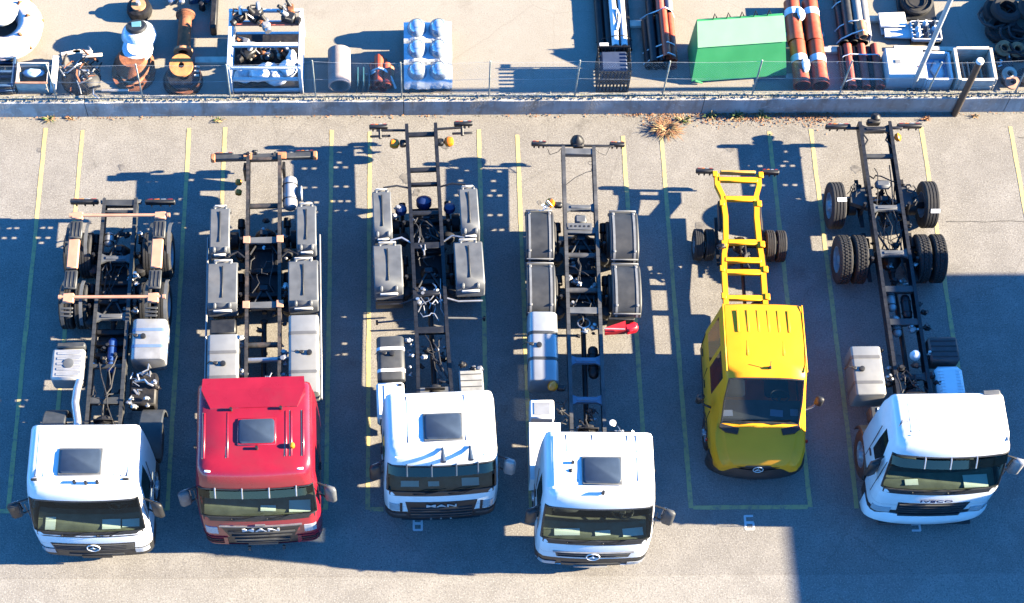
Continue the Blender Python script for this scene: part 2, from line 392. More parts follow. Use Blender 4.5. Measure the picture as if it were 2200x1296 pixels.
# fence on the wall
m_galv = M('galvanised_steel', (.42, .43, .42), .5, metal=.5, var=.2, scale=14)
m_post = M('pale_green_fence_post', (.26, .29, .26), .6, var=.3, scale=9, dirt=(.25, .22, .18), dirt_amt=.4)
fence = thing('wire_fence', 'thin wire mesh fence on leaning posts along the wall top', 'fence', (0, .1, .6))
fx = [-14.3, -12.35, -10.38, -8.42, -6.43, -4.49, -2.53, -.55, 1.40, 3.39, 5.43, 7.41, 9.39, 11.40, 13.4]
tops = []
for i, x in enumerate(fx):
    h = 1.38 + jit(.06); lx, ly = jit(.03), jit(.04); tops.append((x + lx, ly, h))
    MB().box((x + lx / 2, ly / 2, h / 2 - .06), (.032, .032, h + .12), .006, (-ly / h, lx / h, 0)).build('fence_post', m_post, fence)
for hz in (.97, .5, .08):
    for i in range(len(fx) - 1):
        a, b = tops[i], tops[i + 1]; pts = []
        for k in range(9):
            t = k / 8; sag = -.03 * math.sin(math.pi * t)
            pts.append((fx[i] + (fx[i + 1] - fx[i]) * t + (a[0] - fx[i]) * hz, (a[1] * (1 - t) + b[1] * t) * hz, (a[2] * (1 - t) + b[2] * t) * hz + sag))
        MB().tube(pts, .003, 4).build('line_wire', m_galv, fence)
mb = MB()
for i in range(len(fx) - 1):
    x0, x1 = fx[i], fx[i + 1]; h = 1.25; n = 32; st = (x1 - x0) / n
    for k in range(-20, n):
        for sgn in (1, -1):
            a = x0 + k * st if sgn > 0 else x1 - k * st; pa = (a, 0, .06); pb = (a + sgn * h * .95, 0, .06 + h)
            ta, tb = 0., 1.
            for lo in (x0, x1):
                d = pb[0] - pa[0]; t = (lo - pa[0]) / d
                if (lo == x0) == (sgn > 0): ta = max(ta, t)
                else: tb = min(tb, t)
            if tb - ta < .02: continue
            f = lambda t: (pa[0] + (pb[0] - pa[0]) * t, .006 * sgn, pa[2] + h * t)
            mb.tube([f(ta), f(tb)], .0010, 3, False)
cm = mb.build('chain_link_mesh', m_galv, fence, smooth=False); cm['kind'] = 'stuff'

# building beyond the right edge of the picture, whose shadow lies across the lower right of the lot
m_bw = M('render_wall', (.55, .53, .48), .9, var=.08, scale=1.2, bump=.2); m_roof = M('roof_felt', (.12, .12, .12), .9)
bd = thing('warehouse', 'plain flat roofed warehouse standing right of the parking lot', 'building', (20.3, -4.25, 0))
MB().box((10, -18, 2.72), (20, 36, 5.44), .02).build('wall', m_bw, bd)
MB().box((10, -18, 5.55), (20.1, 36.1, .22), .03).build('roof', m_roof, bd)
for k in range(5):
    w_ = MB().box((-.02, -4 - k * 7, 3.6), (.06, 2.2, 1.3), .02).build('window', M('window_frame', (.5, .5, .5), .5), bd)
    MB().box((-.055, -4 - k * 7, 3.6), (.02, 2.0, 1.1)).build('pane', m_hatch, w_)
d_ = MB().box((-.03, -7.5, 1.9), (.08, 3.6, 3.8), .02).build('door', M('roller_door', (.4, .42, .44), .5, metal=.3), bd)
# ------------------------------------------------------------------ lorry parts
def tyre_mb(r, w, block):
    mb = MB(); h = w / 2; ri = r * .56
    prof = [(ri, -h * .86), (r * .72, -h), (r * .90, -h * .98), (r * .965, -h * .9), (r, -h * .78)]
    gs = (-.45, 0, .45) if not block else (-.3, .3)
    for g in gs:
        prof += [(r, h * (g - .07)), (r - .016, h * (g - .05)), (r - .016, h * (g + .05)), (r, h * (g + .07))]
    prof += [(r, h * .78), (r * .965, h * .9), (r * .90, h * .98), (r * .72, h), (ri, h * .86)]
    mb.lathe(prof, (0, 0, 0), (1, 0, 0), 40, False)
    if block:
        n = 44
        for i in range(n):
            t = 2 * math.pi * i / n
            for k, (c, ww) in enumerate(((-.62, .2), (-.16, .22), (.16, .22), (.62, .2))):
                tt = t + (math.pi / n if k % 2 else 0)
                mb.box((c * h, math.sin(tt) * (r + .004), math.cos(tt) * (r + .004)), (ww * w * .55, r * 2 * math.pi / n * .62, .022), 0, (-tt, 0, 0))
    return mb
def rim_mb(r, w, side, style='deep'):
    """side +1: outer face towards +x"""
    mb = MB(); R = r * .57; s_ = side; h = w / 2 * .86
    d = .35 if style == 'deep' else .75
    prof = [(R, s_ * -h), (R * .96, s_ * -h), (R * .92, s_ * h * .2), (R * .96, s_ * h), (R * 1.02, s_ * h), (R * 1.02, s_ * h * .9)]
    mb.lathe(prof, (0, 0, 0), (1, 0, 0), 28, False)
    x0 = s_ * h * (-.25 if style == 'deep' else .5)
    mb.lathe([(R * .93, x0), (R * .6, x0 + s_ * .01), (R * .52, x0 + s_ * .03), (R * .40, x0 + s_ * .05), (R * .36, x0 + s_ * .11), (R * .12, x0 + s_ * .12), (.001, x0 + s_ * .12)], (0, 0, 0), (1, 0, 0), 24, False)
    for i in range(10):
        t = 2 * math.pi * i / 10
        mb.cyl((x0, math.sin(t) * R * .5, math.cos(t) * R * .5), (x0 + s_ * .055, math.sin(t) * R * .5, math.cos(t) * R * .5), .018, n=6)
    return mb
_W = {}
def wheel(root, x, y, r=.50, w=.30, block=False, side=None, style='deep', mat=None):
    side = side or (1 if x > 0 else -1); k = (r, w, block, side, style)
    if k not in _W: _W[k] = (tyre_mb(r, w, block), rim_mb(r, w, side, style))
    t, m = _W[k][:2]
    o = t.build('tyre', m_tyre, root, 30, (x, y, r)) if len(_W[k]) == 2 else dup(_W[k][2], root, (x, y, r))
    if len(_W[k]) == 2:
        m.build('rim', mat or m_rim, o, 40); _W[k] = (t, m, o)
    return o
def arch(yc, r, a0, a1, n=14, zc=.5, sq=1.):
    """(y,z) profile of a wheel arch, angles in degrees from +y (rear) over the top"""
    return [(yc + r * math.cos(R_(a0 + (a1 - a0) * i / n)), zc + r * sq * math.sin(R_(a0 + (a1 - a0) * i / n))) for i in range(n + 1)]

def chassis(root, y0, y1, cross, xr=.38, zt=.97, h=.26, mat=None, wr=.075, flare=0.):
    mat = mat or m_frame
    for s_ in (-1, 1):
        mb = MB(); n = int((y1 - y0) / .125); L = (y1 - y0) / n; rnd = random.Random(7)
        px = lambda y: s_ * (xr + flare * max(0, 1 - (y - y0) / 2.2))
        for i in range(n):
            ya = y0 + i * L; yc = ya + L / 2; x = px(yc); q = rnd.random()
            mb.box((x - s_ * wr / 2, yc, zt - .006), (wr, L + .004, .012)); mb.box((x - s_ * wr / 2, yc, zt - h + .006), (wr, L + .004, .012))
            holes = [] if q < .60 else ([.30, .62] if q < .76 else ([.5] if q < .93 else [.25, .5, .75]))
            hh = .04; z = zt - h + .012; zz = [z]
            for f in holes:
                c = zt - h + h * f; mb.box((x - s_ * .004, yc, (z + c - hh / 2) / 2), (.008, L + .002, max(.004, c - hh / 2 - z)))
                mb.box((x - s_ * .004, ya + (L - .05) / 4, c), (.008, (L - .05) / 2, hh)); mb.box((x - s_ * .004, ya + L - (L - .05) / 4, c), (.008, (L - .05) / 2, hh))
                z = c + hh / 2
            mb.box((x - s_ * .004, yc, (z + zt - .012) / 2), (.008, L + .002, zt - .012 - z))
        mb.build('frame_rail', mat, root, smooth=False)
    for c in cross:
        y, kind = c[0], c[1]; m = c[2] if len(c) > 2 else mat; mb = MB(); x = xr - .012 + flare * max(0, 1 - (y - y0) / 2.2)
        if kind == 'tube': mb.cyl((-x, y, zt - h * .45), (x, y, zt - h * .45), .06, n=12)
        elif kind == 'plate':
            mb.box((0, y, zt - .03), (2 * x, .15, .035), .008); mb.box((0, y, zt - .14), (2 * x, .03, .2))
            for s_ in (-1, 1): mb.prism([(y - .15, zt - .05), (y + .15, zt - .05), (y, zt - .2)], 0, s_ * x - s_ * .03, s_ * x)
        elif kind == 'horn':      # casting with splayed ends
            pts = [(-x, y - .14), (-x * .55, y - .06), (x * .55, y - .06), (x, y - .14), (x, y + .14), (x * .55, y + .06), (-x * .55, y + .06), (-x, y + .14)]
            mb.prism(pts, 2, zt - .10, zt - .03); mb.box((0, y, zt - .1), (x * 1.2, .07, .18), .01)
        else: mb.box((0, y, zt - h * .4), (2 * x, .07, .11), .01)
        mb.build('crossmember', m, root)

def drive_axle(root, y, dual=True, z=.5, vrod=1, bags=True, air=True):
    mb = MB(); mb.cyl((-.95, y, z), (.95, y, z), .075, n=12)
    mb.lathe([(.05, -.26), (.15, -.2), (.235, -.08), (.25, .02), (.22, .12), (.12, .2), (.06, .24)], (.02, y, z), (0, 1, 0), 18)
    mb.cyl((0, y - .2, z + .02), (0, y - .48, z + .04), .07, .055, 10)
    mb.build('axle', m_grime, root)
    for s_ in (-1, 1):
        mb = MB(); mb.cyl((s_ * .58, y - .02, z), (s_ * .74, y - .02, z), .2, n=18)
        mb.cyl((s_ * .50, y + .2, z + .17), (s_ * .50, y + .4, z + .20), .085, .075, 12); mb.cyl((s_ * .50, y + .02, z + .13), (s_ * .5, y + .2, z + .17), .03)
        mb.build('brake_unit', m_grime, root)
        if bags:
            mb = MB(); mb.lathe([(.10, 0), (.12, .05), (.125, .12), (.115, .2), (.07, .22)], (s_ * .50, y - .42, z - .02), (0, 0, 1), 14); mb.build('air_spring', m_hose, root)
            mb = MB(); mb.box((s_ * .50, y, z - .06), (.09, 1.05, .06), .015); mb.build('spring_beam', m_grime, root)
        else:
            mb = MB()
            for k in range(4): mb.box((s_ * .50, y, z + .10 - k * .028), (.085, 1.2 - k * .2, .02), 0, )
            mb.box((s_ * .5, y, z + .08), (.13, .16, .16), .02); mb.build('leaf_spring', m_grime, root)
        mb = MB(); mb.tube([(s_ * .52, y - .30, z + .02), (s_ * .48, y - .22, z + .5)], .035, 8); mb.build('shock_absorber', m_grime, root)
    if vrod:
        for s_ in (-1, 1):
            MB().tube([(.02 * s_, y, z + .27), (s_ * .30, y - vrod * .55, z + .33)], .026, 8).build('torque_rod', m_frame if y > 0 else m_steel, root)
        MB().box((.0, y, z + .29), (.2, .13, .10), .02).build('rod_bracket', m_frame, root)

def hose_bundle(root, x0, x1, y0, y1, z, n, rnd, mat=None, r=.013, name='hose'):
    for i in range(n):
        a = Vector((rnd.uniform(x0, x1), rnd.uniform(y0, y1), z + rnd.uniform(-.06, .06))); b = Vector((rnd.uniform(x0, x1), rnd.uniform(y0, y1), z + rnd.uniform(-.10, .04)))
        pts = [a + (b - a) * t + Vector((rnd.uniform(-.07, .07), rnd.uniform(-.07, .07), .09 * math.sin(math.pi * t) + rnd.uniform(-.03, .03))) for t in (0, .2, .4, .6, .8, 1)]
        MB().tube(pts, r * rnd.uniform(.7, 1.5), 6).build(name, mat or m_hose, root)
def fittings(root, x0, x1, y0, y1, z, n, rnd, mats=None, name='valve'):
    for i in range(n):
        c = (rnd.uniform(x0, x1), rnd.uniform(y0, y1), z + rnd.uniform(-.12, .05)); s_ = rnd.uniform(.04, .11); mb = MB()
        mb.box(c, (s_ * 1.4, s_, s_ * 1.1), s_ * .2, (0, 0, rnd.uniform(-.5, .5)))
        mb.cyl((c[0], c[1], c[2]), (c[0] + rnd.uniform(-.05, .05), c[1] + rnd.uniform(-.05, .05), c[2] + s_), s_ * .42, n=9)
        mb.cyl((c[0] - s_, c[1], c[2]), (c[0] + s_, c[1] + rnd.uniform(-.03, .03), c[2]), s_ * .22, n=7)
        mb.build(name, rnd.choice(mats or (m_grime, m_grime, m_frame, m_steel, m_hose)), root)
def driveline(root, y0, y1, z=.62, eng=True, yeng=2.2):
    mb = MB(); mb.cyl((0, y0, z + .02), (.0, y1, z - .02), .055, n=12)
    for y in (y0, y1): mb.box((0, y, z), (.15, .1, .13), .03)
    mb.build('propeller_shaft', m_grime, root)
    if eng:
        mb = MB(); mb.lathe([(.30, 0), (.30, .12), (.24, .2), (.22, .55), (.18, .75), (.10, .8)], (0, yeng - .2, .78), (0, 1, 0), 14); mb.box((.0, yeng + .1, .95), (.34, .5, .22), .04)
        for k in range(5): mb.box((0, yeng - .05 + k * .12, .98), (.42, .03, .2), .01)
        mb.build('gearbox', m_grime, root)
        mb = MB(); mb.box((0, yeng - .75, 1.0), (.62, .9, .6), .06); mb.build('engine_block', m_grime, root)
def air_tank(root, a, b, r, mat):
    a, b = Vector(a), Vector(b); L = (b - a).length
    mb = MB(); mb.lathe([(.01, 0), (r * .6, .02), (r * .92, .06), (r, .11), (r, L - .11), (r * .92, L - .06), (r * .6, L - .02), (.01, L)], a, b - a, 18)
    o = mb.build('air_tank', mat, root)
    for f in (.28, .72):
        p = a + (b - a) * f; MB().ring(p, b - a, r + .006, .012, 18, 5).build('strap', m_frame, o)
    return o
def fuel_tank(root, x0, x1, y0, y1, z0, z1, mat, straps, cap=None, smat=None, rc=.11, name='fuel_tank'):
    """rounded rectangular tank lying along y"""
    def ringy(y, ins):
        pts = []; a, b, c, d = x0 + ins, x1 - ins, z0 + ins, z1 - ins; r = max(.02, rc - ins * .5)
        for (cx_, cz_, t0) in ((b - r, d - r, 0), (a + r, d - r, 90), (a + r, c + r, 180), (b - r, c + r, 270)):
            for k in range(5): t = R_(t0 + k * 22.5); pts.append((cx_ + r * math.cos(t), y, cz_ + r * math.sin(t)))
        return pts
    o = MB().loft([ringy(y0, .05), ringy(y0 + .012, .015), ringy(y0 + .04, 0), ringy(y1 - .04, 0), ringy(y1 - .012, .015), ringy(y1, .05)]).build(name, mat, root, 35)
    for y in straps:
        mb = MB(); R0 = ringy(y - .035, -.007); R1 = ringy(y + .035, -.007); mb.loft([ringy(y - .035, .004), R0, R1, ringy(y + .035, .004)], False); mb.build('strap', smat or m_steel, o, 35)
    if cap:
        x, y = cap; mb = MB(); mb.lathe([(.055, -.02), (.06, .02), (.055, .05), (.03, .055)], (x, y, z1), (0, 0, 1), 14); mb.build('filler_cap', m_black, o)
        mb = MB(); mb.box((x - .16, y + .02, z1 + .02), (.1, .07, .04), .015); mb.tube([(x - .16, y + .02, z1 + .03), (x - .28, y + .05, z1 + .04), (x - .36, y + .02, z1 - .05)], .009, 5); mb.build('level_sender', m_hose, o)
    return o
def tail_lamp(root, x, y, z, w=.42, h=.14, tilt=0.):
    s_ = 1 if x > 0 else -1
    o = MB().box((x, y, z), (w, .09, h), .02, (0, 0, tilt)).build('tail_lamp', m_black, root)
    for k, m in enumerate((m_redlens, m_amber, m_lamp, m_redlens)):
        MB().box((x + (k - 1.5) * w * .22, y + .045, z), (w * .18, .03, h * .7), .008, (0, 0, tilt)).build('lens', m, o)
    for k in range(3): MB().cyl((x + (k - 1) * w * .3, y - .03, z - h / 2), (x + (k - 1) * w * .3, y - .03, z - h / 2 - .05), .02, n=7).build('plug', m_hose, o)
    return o
def mirror(root, s_, x, y, z, reach, mat=None, h=.62, w=.24, yaw=.35, back=0.):
    """mirror housing on two arms; s_ = side"""
    mb = MB(); xo = x + s_ * reach
    mb.tube([(x - s_ * .04, y + .12 + back, z + h * .46), (x + s_ * reach * .6, y + .03, z + h * .5), (xo, y, z + h * .42)], .02, 7)
    mb.build('mirror_arm', m_black, root); mb = MB()
    mb.tube([(x - s_ * .02, y + .12 + back, z - h * .42), (x + s_ * reach * .6, y + .03, z - h * .48), (xo, y, z - h * .42)], .02, 7)
    mb.build('mirror_arm', m_black, root)
    mb = MB(); mb.box((xo + s_ * .01, y - .03, z), (w, .13, h), .05, (0, 0, -s_ * yaw)); mb.build('mirror_housing', mat or m_black, root, 50)
    mb = MB(); mb.box((xo + s_ * .01 - s_ * .02, y + .045, z), (w * .8, .012, h * .85), .005, (0, 0, -s_ * yaw)); mb.build('mirror_glass', m_chrome, root)

# ------------------------------------------------------------------ cab-over cab
class Cab:
    """levels: (z, y_front, y_rear, half_width, corner_radius, band tag above)"""
    def __init__(s, root, levels, paint, bow=.07, ywin=1.15):
        s.root, s.lv, s.bow, s.ywin = root, levels, bow, ywin; s.groups = {}
        rings = [s.sec(*L[:5]) for L in levels]; H = s.nhalf; zone = s.zones; N = 2 * H - 2
        for i in range(len(levels) - 1):
            for j in range(N):
                zz = zone[j] if j < H - 1 else zone[N - 1 - j]
                key = s.assign(zz, levels[i][5]); key = key + ('_' if key == 'side_window' and j >= H - 1 else ''); g = s.groups.setdefault(key, MB())
                a, b, c, d = rings[i][j], rings[i][(j + 1) % N], rings[i + 1][(j + 1) % N], rings[i + 1][j]; g.add((a, b, c, d), [(0, 1, 2, 3)])
        s.rings = rings
        g = s.groups['cab_shell']; top = rings[-1]; L = levels[-1]; cy = (L[1] + L[2]) / 2
        inner = [(p[0] * .5, cy + (p[1] - cy) * .5, p[2] + .012) for p in top]
        g.loft([top, inner], cap=False); g.add(inner, [tuple(range(N))])
        g.add(rings[0], [tuple(range(N))[::-1]])
        s.obj = {}
        names = {'side_window_': m_dglass, 'cab_shell': paint, 'windscreen': m_glass, 'side_window': m_dglass, 'bumper': m_black, 'front_panel': paint, 'quarter_panel': paint, 'sill': m_black}
        for k, g in s.groups.items():
            o = g.build(k.rstrip('_'), names[k], root, 42)
            bm = bmesh.new(); bm.from_mesh(o.data); bmesh.ops.remove_doubles(bm, verts=bm.verts, dist=.0008)
            if k not in ('windscreen', 'side_window', 'side_window_'): bmesh.ops.recalc_face_normals(bm, faces=bm.faces)
            bm.to_mesh(o.data); bm.free(); o.data.polygons.foreach_set('use_smooth', [True] * len(o.data.polygons)); o.data.set_sharp_from_angle(angle=R_(42)); s.obj[k] = o
        # rubber seal round the windscreen
        zi = [i for i, L in enumerate(levels) if L[5] == 'ws']; lo, hi = zi[0], zi[-1] + 1
        e = 6; idx = list(range(N - e, N)) + list(range(0, e + 1))
        loop = [rings[lo][j] for j in idx] + [rings[k][e] for k in range(lo + 1, hi)] + [rings[hi][j] for j in reversed(idx)] + [rings[k][N - e] for k in range(hi - 1, lo, -1)]
        MB().tube(loop + [loop[0]], .022, 6, False).build('window_seal', m_black, s.obj['windscreen'])
    def assign(s, z, band):
        if band == 'bump': return 'bumper'
        if band == 'sill': return 'sill'
        if band == 'ws':
            if z in ('front', 'corner1'): return 'windscreen'
            if z == 'win': return 'side_window'
        if band == 'panel' and z in ('front', 'corner1'): return 'front_panel'
        return 'cab_shell'
    def sec(s, z, yf, yr, w, rf):
        bow = s.bow; P = []; Z = []
        for f in (0, .25, .5, .75, 1.): x = (w - rf) * f; P.append((x, yf + bow * (x / w) ** 2, z))
        Z += ['front'] * 4
        yc = P[-1][1] + rf
        for k in range(1, 5): t = R_(-90 + 22.5 * k); P.append((w - rf + rf * math.cos(t), yc + rf * math.sin(t), z)); Z.append('corner1' if k <= 2 else 'corner2')
        rr = min(.09, w * .3)
        ye = yr - rr; yb = min(s.ywin, ye - .05); ya = min(yc + .10, yb - .05)
        for y in (ya, yb, ye): P.append((w, y, z))
        Z += ['pillar', 'win', 'side']
        for t in (45, 90): P.append((w - rr + rr * math.cos(R_(t)), ye + rr * math.sin(R_(t)), z)); Z.append('rear')
        P.append((w * .5, yr, z)); P.append((0, yr, z)); Z += ['rear', 'rear']
        s.zones = Z; s.nhalf = len(P)
        return P + [(-x, y, zz) for x, y, zz in P[-2:0:-1]]
    def at(s, z):
        lv = s.lv
        for a, b in zip(lv[:-1], lv[1:]):
            if a[0] <= z <= b[0]:
                t = (z - a[0]) / max(1e-6, b[0] - a[0]); return [a[k] + (b[k] - a[k]) * t for k in range(1, 5)]
        return list(lv[-1][1:5])
    def fy(s, x, z):
        yf, yr, w, rf = s.at(z); ax = min(abs(x), w - .002); e = w - rf
        if ax <= e: return yf + s.bow * (ax / w) ** 2
        return yf + s.bow * (e / w) ** 2 + rf - math.sqrt(max(0, rf * rf - (ax - e) ** 2))
    def front(s, name, mat, x0, x1, z0, z1, proud=.015, th=.03, n=10, parent=None, taper=0., build=True, mb=None):
        """plate hugging the front face between x0..x1 and z0..z1; taper pulls the lower edge in"""
        mb = mb or MB(); rings = []
        for i in range(n + 1):
            f = i / n; xa = x0 + (x1 - x0) * f; mid = (x0 + x1) / 2; xb = mid + (xa - mid) * (1 - taper)
            yt = s.fy(xa, z1); yl = s.fy(xb, z0)
            rings.append([(xb, yl - proud, z0), (xa, yt - proud, z1), (xa, yt - proud + th, z1), (xb, yl - proud + th, z0)])
        mb.loft(rings)
        return mb.build(name, mat, parent or s.root) if build else mb
    def interior(s, zd, seat=True, papers=(), wheel_side=1):
        """dashboard, seats, steering wheel behind the windscreen"""
        yf, yr, w, rf = s.at(zd); r = s.root
        mb = MB(); rings = []
        for i in range(13):
            x = (w - .12) * (i / 6 - 1); y = s.fy(x, zd) + .05
            rings.append([(x, y, zd - .35), (x, y, zd + .0), (x, y + .12, zd + .045), (x, y + .36, zd + .07), (x, y + .5, zd - .02), (x, y + .5, zd - .35)])
        mb.loft(rings); mb.build('dashboard', m_dash, r)
        for sx in (-1, 1):
            mb = MB(); c = sx * w * .48; mb.box((c, yf + .95, zd - .15), (.5, .5, .16), .05); mb.box((c, yf + 1.2, zd + .18), (.48, .16, .62), .06, (-.15, 0, 0)); mb.box((c, yf + 1.26, zd + .58), (.28, .1, .2), .04)
            mb.build('seat', m_seat, r, 50)
        c = Vector((wheel_side * w * .48, yf + .62, zd + .16)); ax = Vector((0, .55, 1)).normalized(); mb = MB(); mb.ring(c, ax, .21, .017, 22, 6); mb.cyl(c - ax * .25, c, .03, n=8); mb.box(tuple(c), (.38, .05, .03), .01); mb.box(tuple(c), (.12, .12, .04), .01); mb.build('steering_wheel', m_black, r)
        for (x, wid, dep) in papers:
            y = s.fy(x, zd) + .20; MB().box((x, y, zd + .066), (wid, dep, .006), 0, (.1, 0, random.uniform(-.12, .12))).build('paper', m_paper, r)
    def wipers(s, z, mats=None):
        w = s.at(z)[2] - .10; s.front('cowl_strip', m_black, -w, w, z - .07, z + .05, .008, .03, 16)
        for x0, x1 in ((-.55, -.05), (.15, .62)):
            a = (x0, s.fy(x0, z) - .02, z - .02); b = (x1, s.fy(x1, z + .14) - .035, z + .10); mb = MB(); mb.tube([a, ((a[0] + b[0]) / 2, min(a[1], b[1]) - .03, z + .06), b], .011, 6)
            mb.tube([(x1 - .28, s.fy(x1 - .28, z + .05) - .03, z + .04), (x1 + .14, s.fy(x1 + .14, z + .14) - .03, z + .13)], .008, 5); mb.cyl(a, (a[0], a[1] + .04, a[2]), .025, n=8)
            mb.build('wiper', m_black, s.root)
    def visor(s, z0, z1, mat, brackets, out=.16, bm_=None):
        w = s.at(z1)[2] - .05; mb = MB(); rings = []
        for i in range(15):
            x = w * (i / 7 - 1); y1 = s.fy(x, z1) - .03; y0 = y1 - out
            rings.append([(x, y1, z1), (x, y0, z0), (x, y0 + .012, z0 - .006), (x, y1 + .012, z1 - .01)])
        mb.loft(rings); v = mb.build('sun_visor', mat, s.root)
        for x in brackets:
            y = s.fy(x, z1) - .03; MB().tube([(x, y + .16, z1 + .10), (x, y, z1 + .03), (x, y - out, z0 + .015)], .016, 6).build('bracket', bm_ or m_black, v)
        return v
    def hatch(s, x0, x1, y0, y1, z, mat=None):
        mb = MB(); mb.box(((x0 + x1) / 2, (y0 + y1) / 2, z + .012), (x1 - x0 + .07, y1 - y0 + .07, .04), .03); o = mb.build('roof_hatch', m_fgrey if mat is None else mat, s.root)
        def rr(h, g): 
            pts = []; r = .07; 
            for (cx_, cy_, t0) in ((x1 - r - g, y1 - r - g, 0), (x0 + r + g, y1 - r - g, 90), (x0 + r + g, y0 + r + g, 180), (x1 - r - g, y0 + r + g, 270)):
                for k in range(5): t = R_(t0 + k * 22.5); pts.append((cx_ + r * math.cos(t), cy_ + r * math.sin(t), h))
            return pts
        MB().loft([rr(z + .02, 0), rr(z + .048, 0), rr(z + .058, .012)]).build('pane', m_hatch, o)
    def doors(s, z0, z1, handle_z, paint):
        """door shut lines, handles, steps"""
        for sx in (-1, 1):
            yf, yr, w, rf = s.at(handle_z); x = sx * (w + .004)
            for y in (s.ywin + .10, yf + rf + .09):
                MB().box((x - sx * .004, y, (z0 + z1) / 2), (.012, .014, z1 - z0)).build('door_gap', m_black, s.root)
            MB().box((x + sx * .015, s.ywin - .02, handle_z), (.03, .17, .045), .012).build('door_handle', m_black, s.root)

m_silver = M('silver_trim', (.62, .63, .64), .4, metal=.3)
def star(root, cab, x, z, r):
    c = Vector((x, cab.fy(x, z) - .045, z)); ax = Vector((0, -1, .12)).normalized(); mb = MB(); mb.ring(c, ax, r, r * .11, 28, 7)
    a, u, v = frame(ax); up = (Vector((0, 0, 1)) - a * a.z).normalized(); rt = a.cross(up); pts = []
    for k in range(6):
        t = R_(60 * k); R = r * (.95 if k % 2 == 0 else .17); pts.append(c + (up * math.cos(t) + rt * math.sin(t)) * R)
    n = len(mb.v); mb.add(pts + [c + a * r * .14, c - a * r * .06], [(i, (i + 1) % 6, 6) for i in range(6)] + [((i + 1) % 6, i, 7) for i in range(6)])
    return mb.build('star_emblem', m_silver, root, 20)
def badge(root, cab, text, x, z, size, mat, squash=1.2, gap=''):
    return text_mb(text, size, .006, lambda a, b, c: (x + a, cab.fy(x + a, z) - .035 - c, z + b), squash, size * .012).build('lettering', mat, root, smooth=False)
# ------------------------------------------------------------------ lorry: white cab with peach cross bars (far left)
def levels(w, yr, zw0, zw1, zr, f0=0., wsl=.28, wr=None, roofr=.3, rear_in=.0):
    """generic cab-over section list. zw0/zw1 windscreen bottom/top, zr roof height, wsl windscreen setback"""
    wr = wr or w - .08
    return [(.30, f0 + .10, .76, w - .06, .25, 'bump'), (.40, f0 + .01, .78, w - .01, .25, 'bump'), (.72, f0, .80, w, .25, 'bump'), (.80, f0 + .015, .80, w, .25, 'panel'),
            (1.06, f0 + .02, .80, w, .24, 'sill'), (1.065, f0 + .02, yr, w, .24, 'panel'), (zw0 - .09, f0 + .05, yr, w, .23, 'panel'), (zw0, f0 + .09, yr, w - .005, .22, 'ws'),
            (zw0 + (zw1 - zw0) * .5, f0 + .09 + wsl * .45, yr, w - .02, .21, 'ws'), (zw1, f0 + .09 + wsl, yr, w - .05, .20, 'hdr'),
            (zw1 + (zr - zw1) * .35, f0 + .09 + wsl + .03, yr - rear_in * .3, wr + .02, .21, 'roof'), (zr - .10, f0 + wsl + .20, yr - .01 - rear_in * .7, wr, .24, 'roof'),
            (zr - .035, f0 + wsl + .28, yr - .05 - rear_in, wr - .05, .26, 'roof'), (zr, f0 + wsl + .42, yr - .13 - rear_in, wr - .14, .28, 'end')]
def headlights(cab, x0, x1, z0, z1, mat=None):
    for s_ in (-1, 1):
        a, b = sorted((s_ * x0, s_ * x1)); o = cab.front('headlight', m_lamp, a, b, z0, z1, .02, .04, 6)
        cab.front('lamp_surround', m_black, a - .02, b + .02, z0 - .02, z1 + .02, .012, .03, 6, parent=o)
def grille(cab, x, z0, z1, n, mat, taper=.0, back=True, slat=None):
    o = cab.front('grille', mat, -x, x, z0, z1, .012, .03, 12, taper=taper)
    for k in range(n):
        f = (k + .5) / n; z = z0 + (z1 - z0) * f; xx = x * (1 - taper * (1 - f)) - .03
        cab.front('grille_slat', slat or m_fdark, -xx, xx, z - .012, z + .012, .035, .03, 10, parent=o)
    return o
m_ribshade = M('rib_shade_grey', (.16, .16, .16), .7)  # grey standing in for rib shading that is lost on blown-out roofs
def small_roof(cab, pts, z, mat=None):
    for x, y, n in pts:
        mb = MB()
        if n == 'aerial': mb.lathe([(.045, 0), (.04, .03), (.015, .05)], (x, y, z), (0, 0, 1), 10); mb.tube([(x, y, z + .04), (x, y + .1, z + .5)], .006, 5)
        elif n == 'marker': mb.box((x, y, z + .025), (.13, .05, .05), .015)
        elif n == 'stub': mb.lathe([(.035, 0), (.03, .05), (.03, .11)], (x, y, z), (0, 0, 1), 9)
        elif n == 'horn': mb.cyl((x, y, z + .06), (x, y - .3, z + .06), .02, .06, 10)
        mb.build({'aerial': 'roof_aerial', 'marker': 'marker_lamp', 'stub': 'roof_stub', 'horn': 'air_horn'}[n], mat or m_black, cab.root)
def roof_ribs(cab, xs, y0, y1, z, mat):
    for x in xs:
        o = MB().box((x, (y0 + y1) / 2, z + .006), (.045, y1 - y0, .035), .014).build('roof_rib', mat, cab.root); MB().box((x - .03, (y0 + y1) / 2, z + .004), (.014, y1 - y0, .02)).build('rib_shade_line', m_ribshade, o)  # each rib gets a thin grey line alongside as painted shade
def front_axle(root, y=1.4, x=.98, r=.5):
    for s_ in (-1, 1): wheel(root, s_ * x, y, r, .30, style='flat')
    MB().box((0, y, .42), (1.6, .12, .12), .03).build('front_axle', m_grime, root)
rnd = random.Random(5)

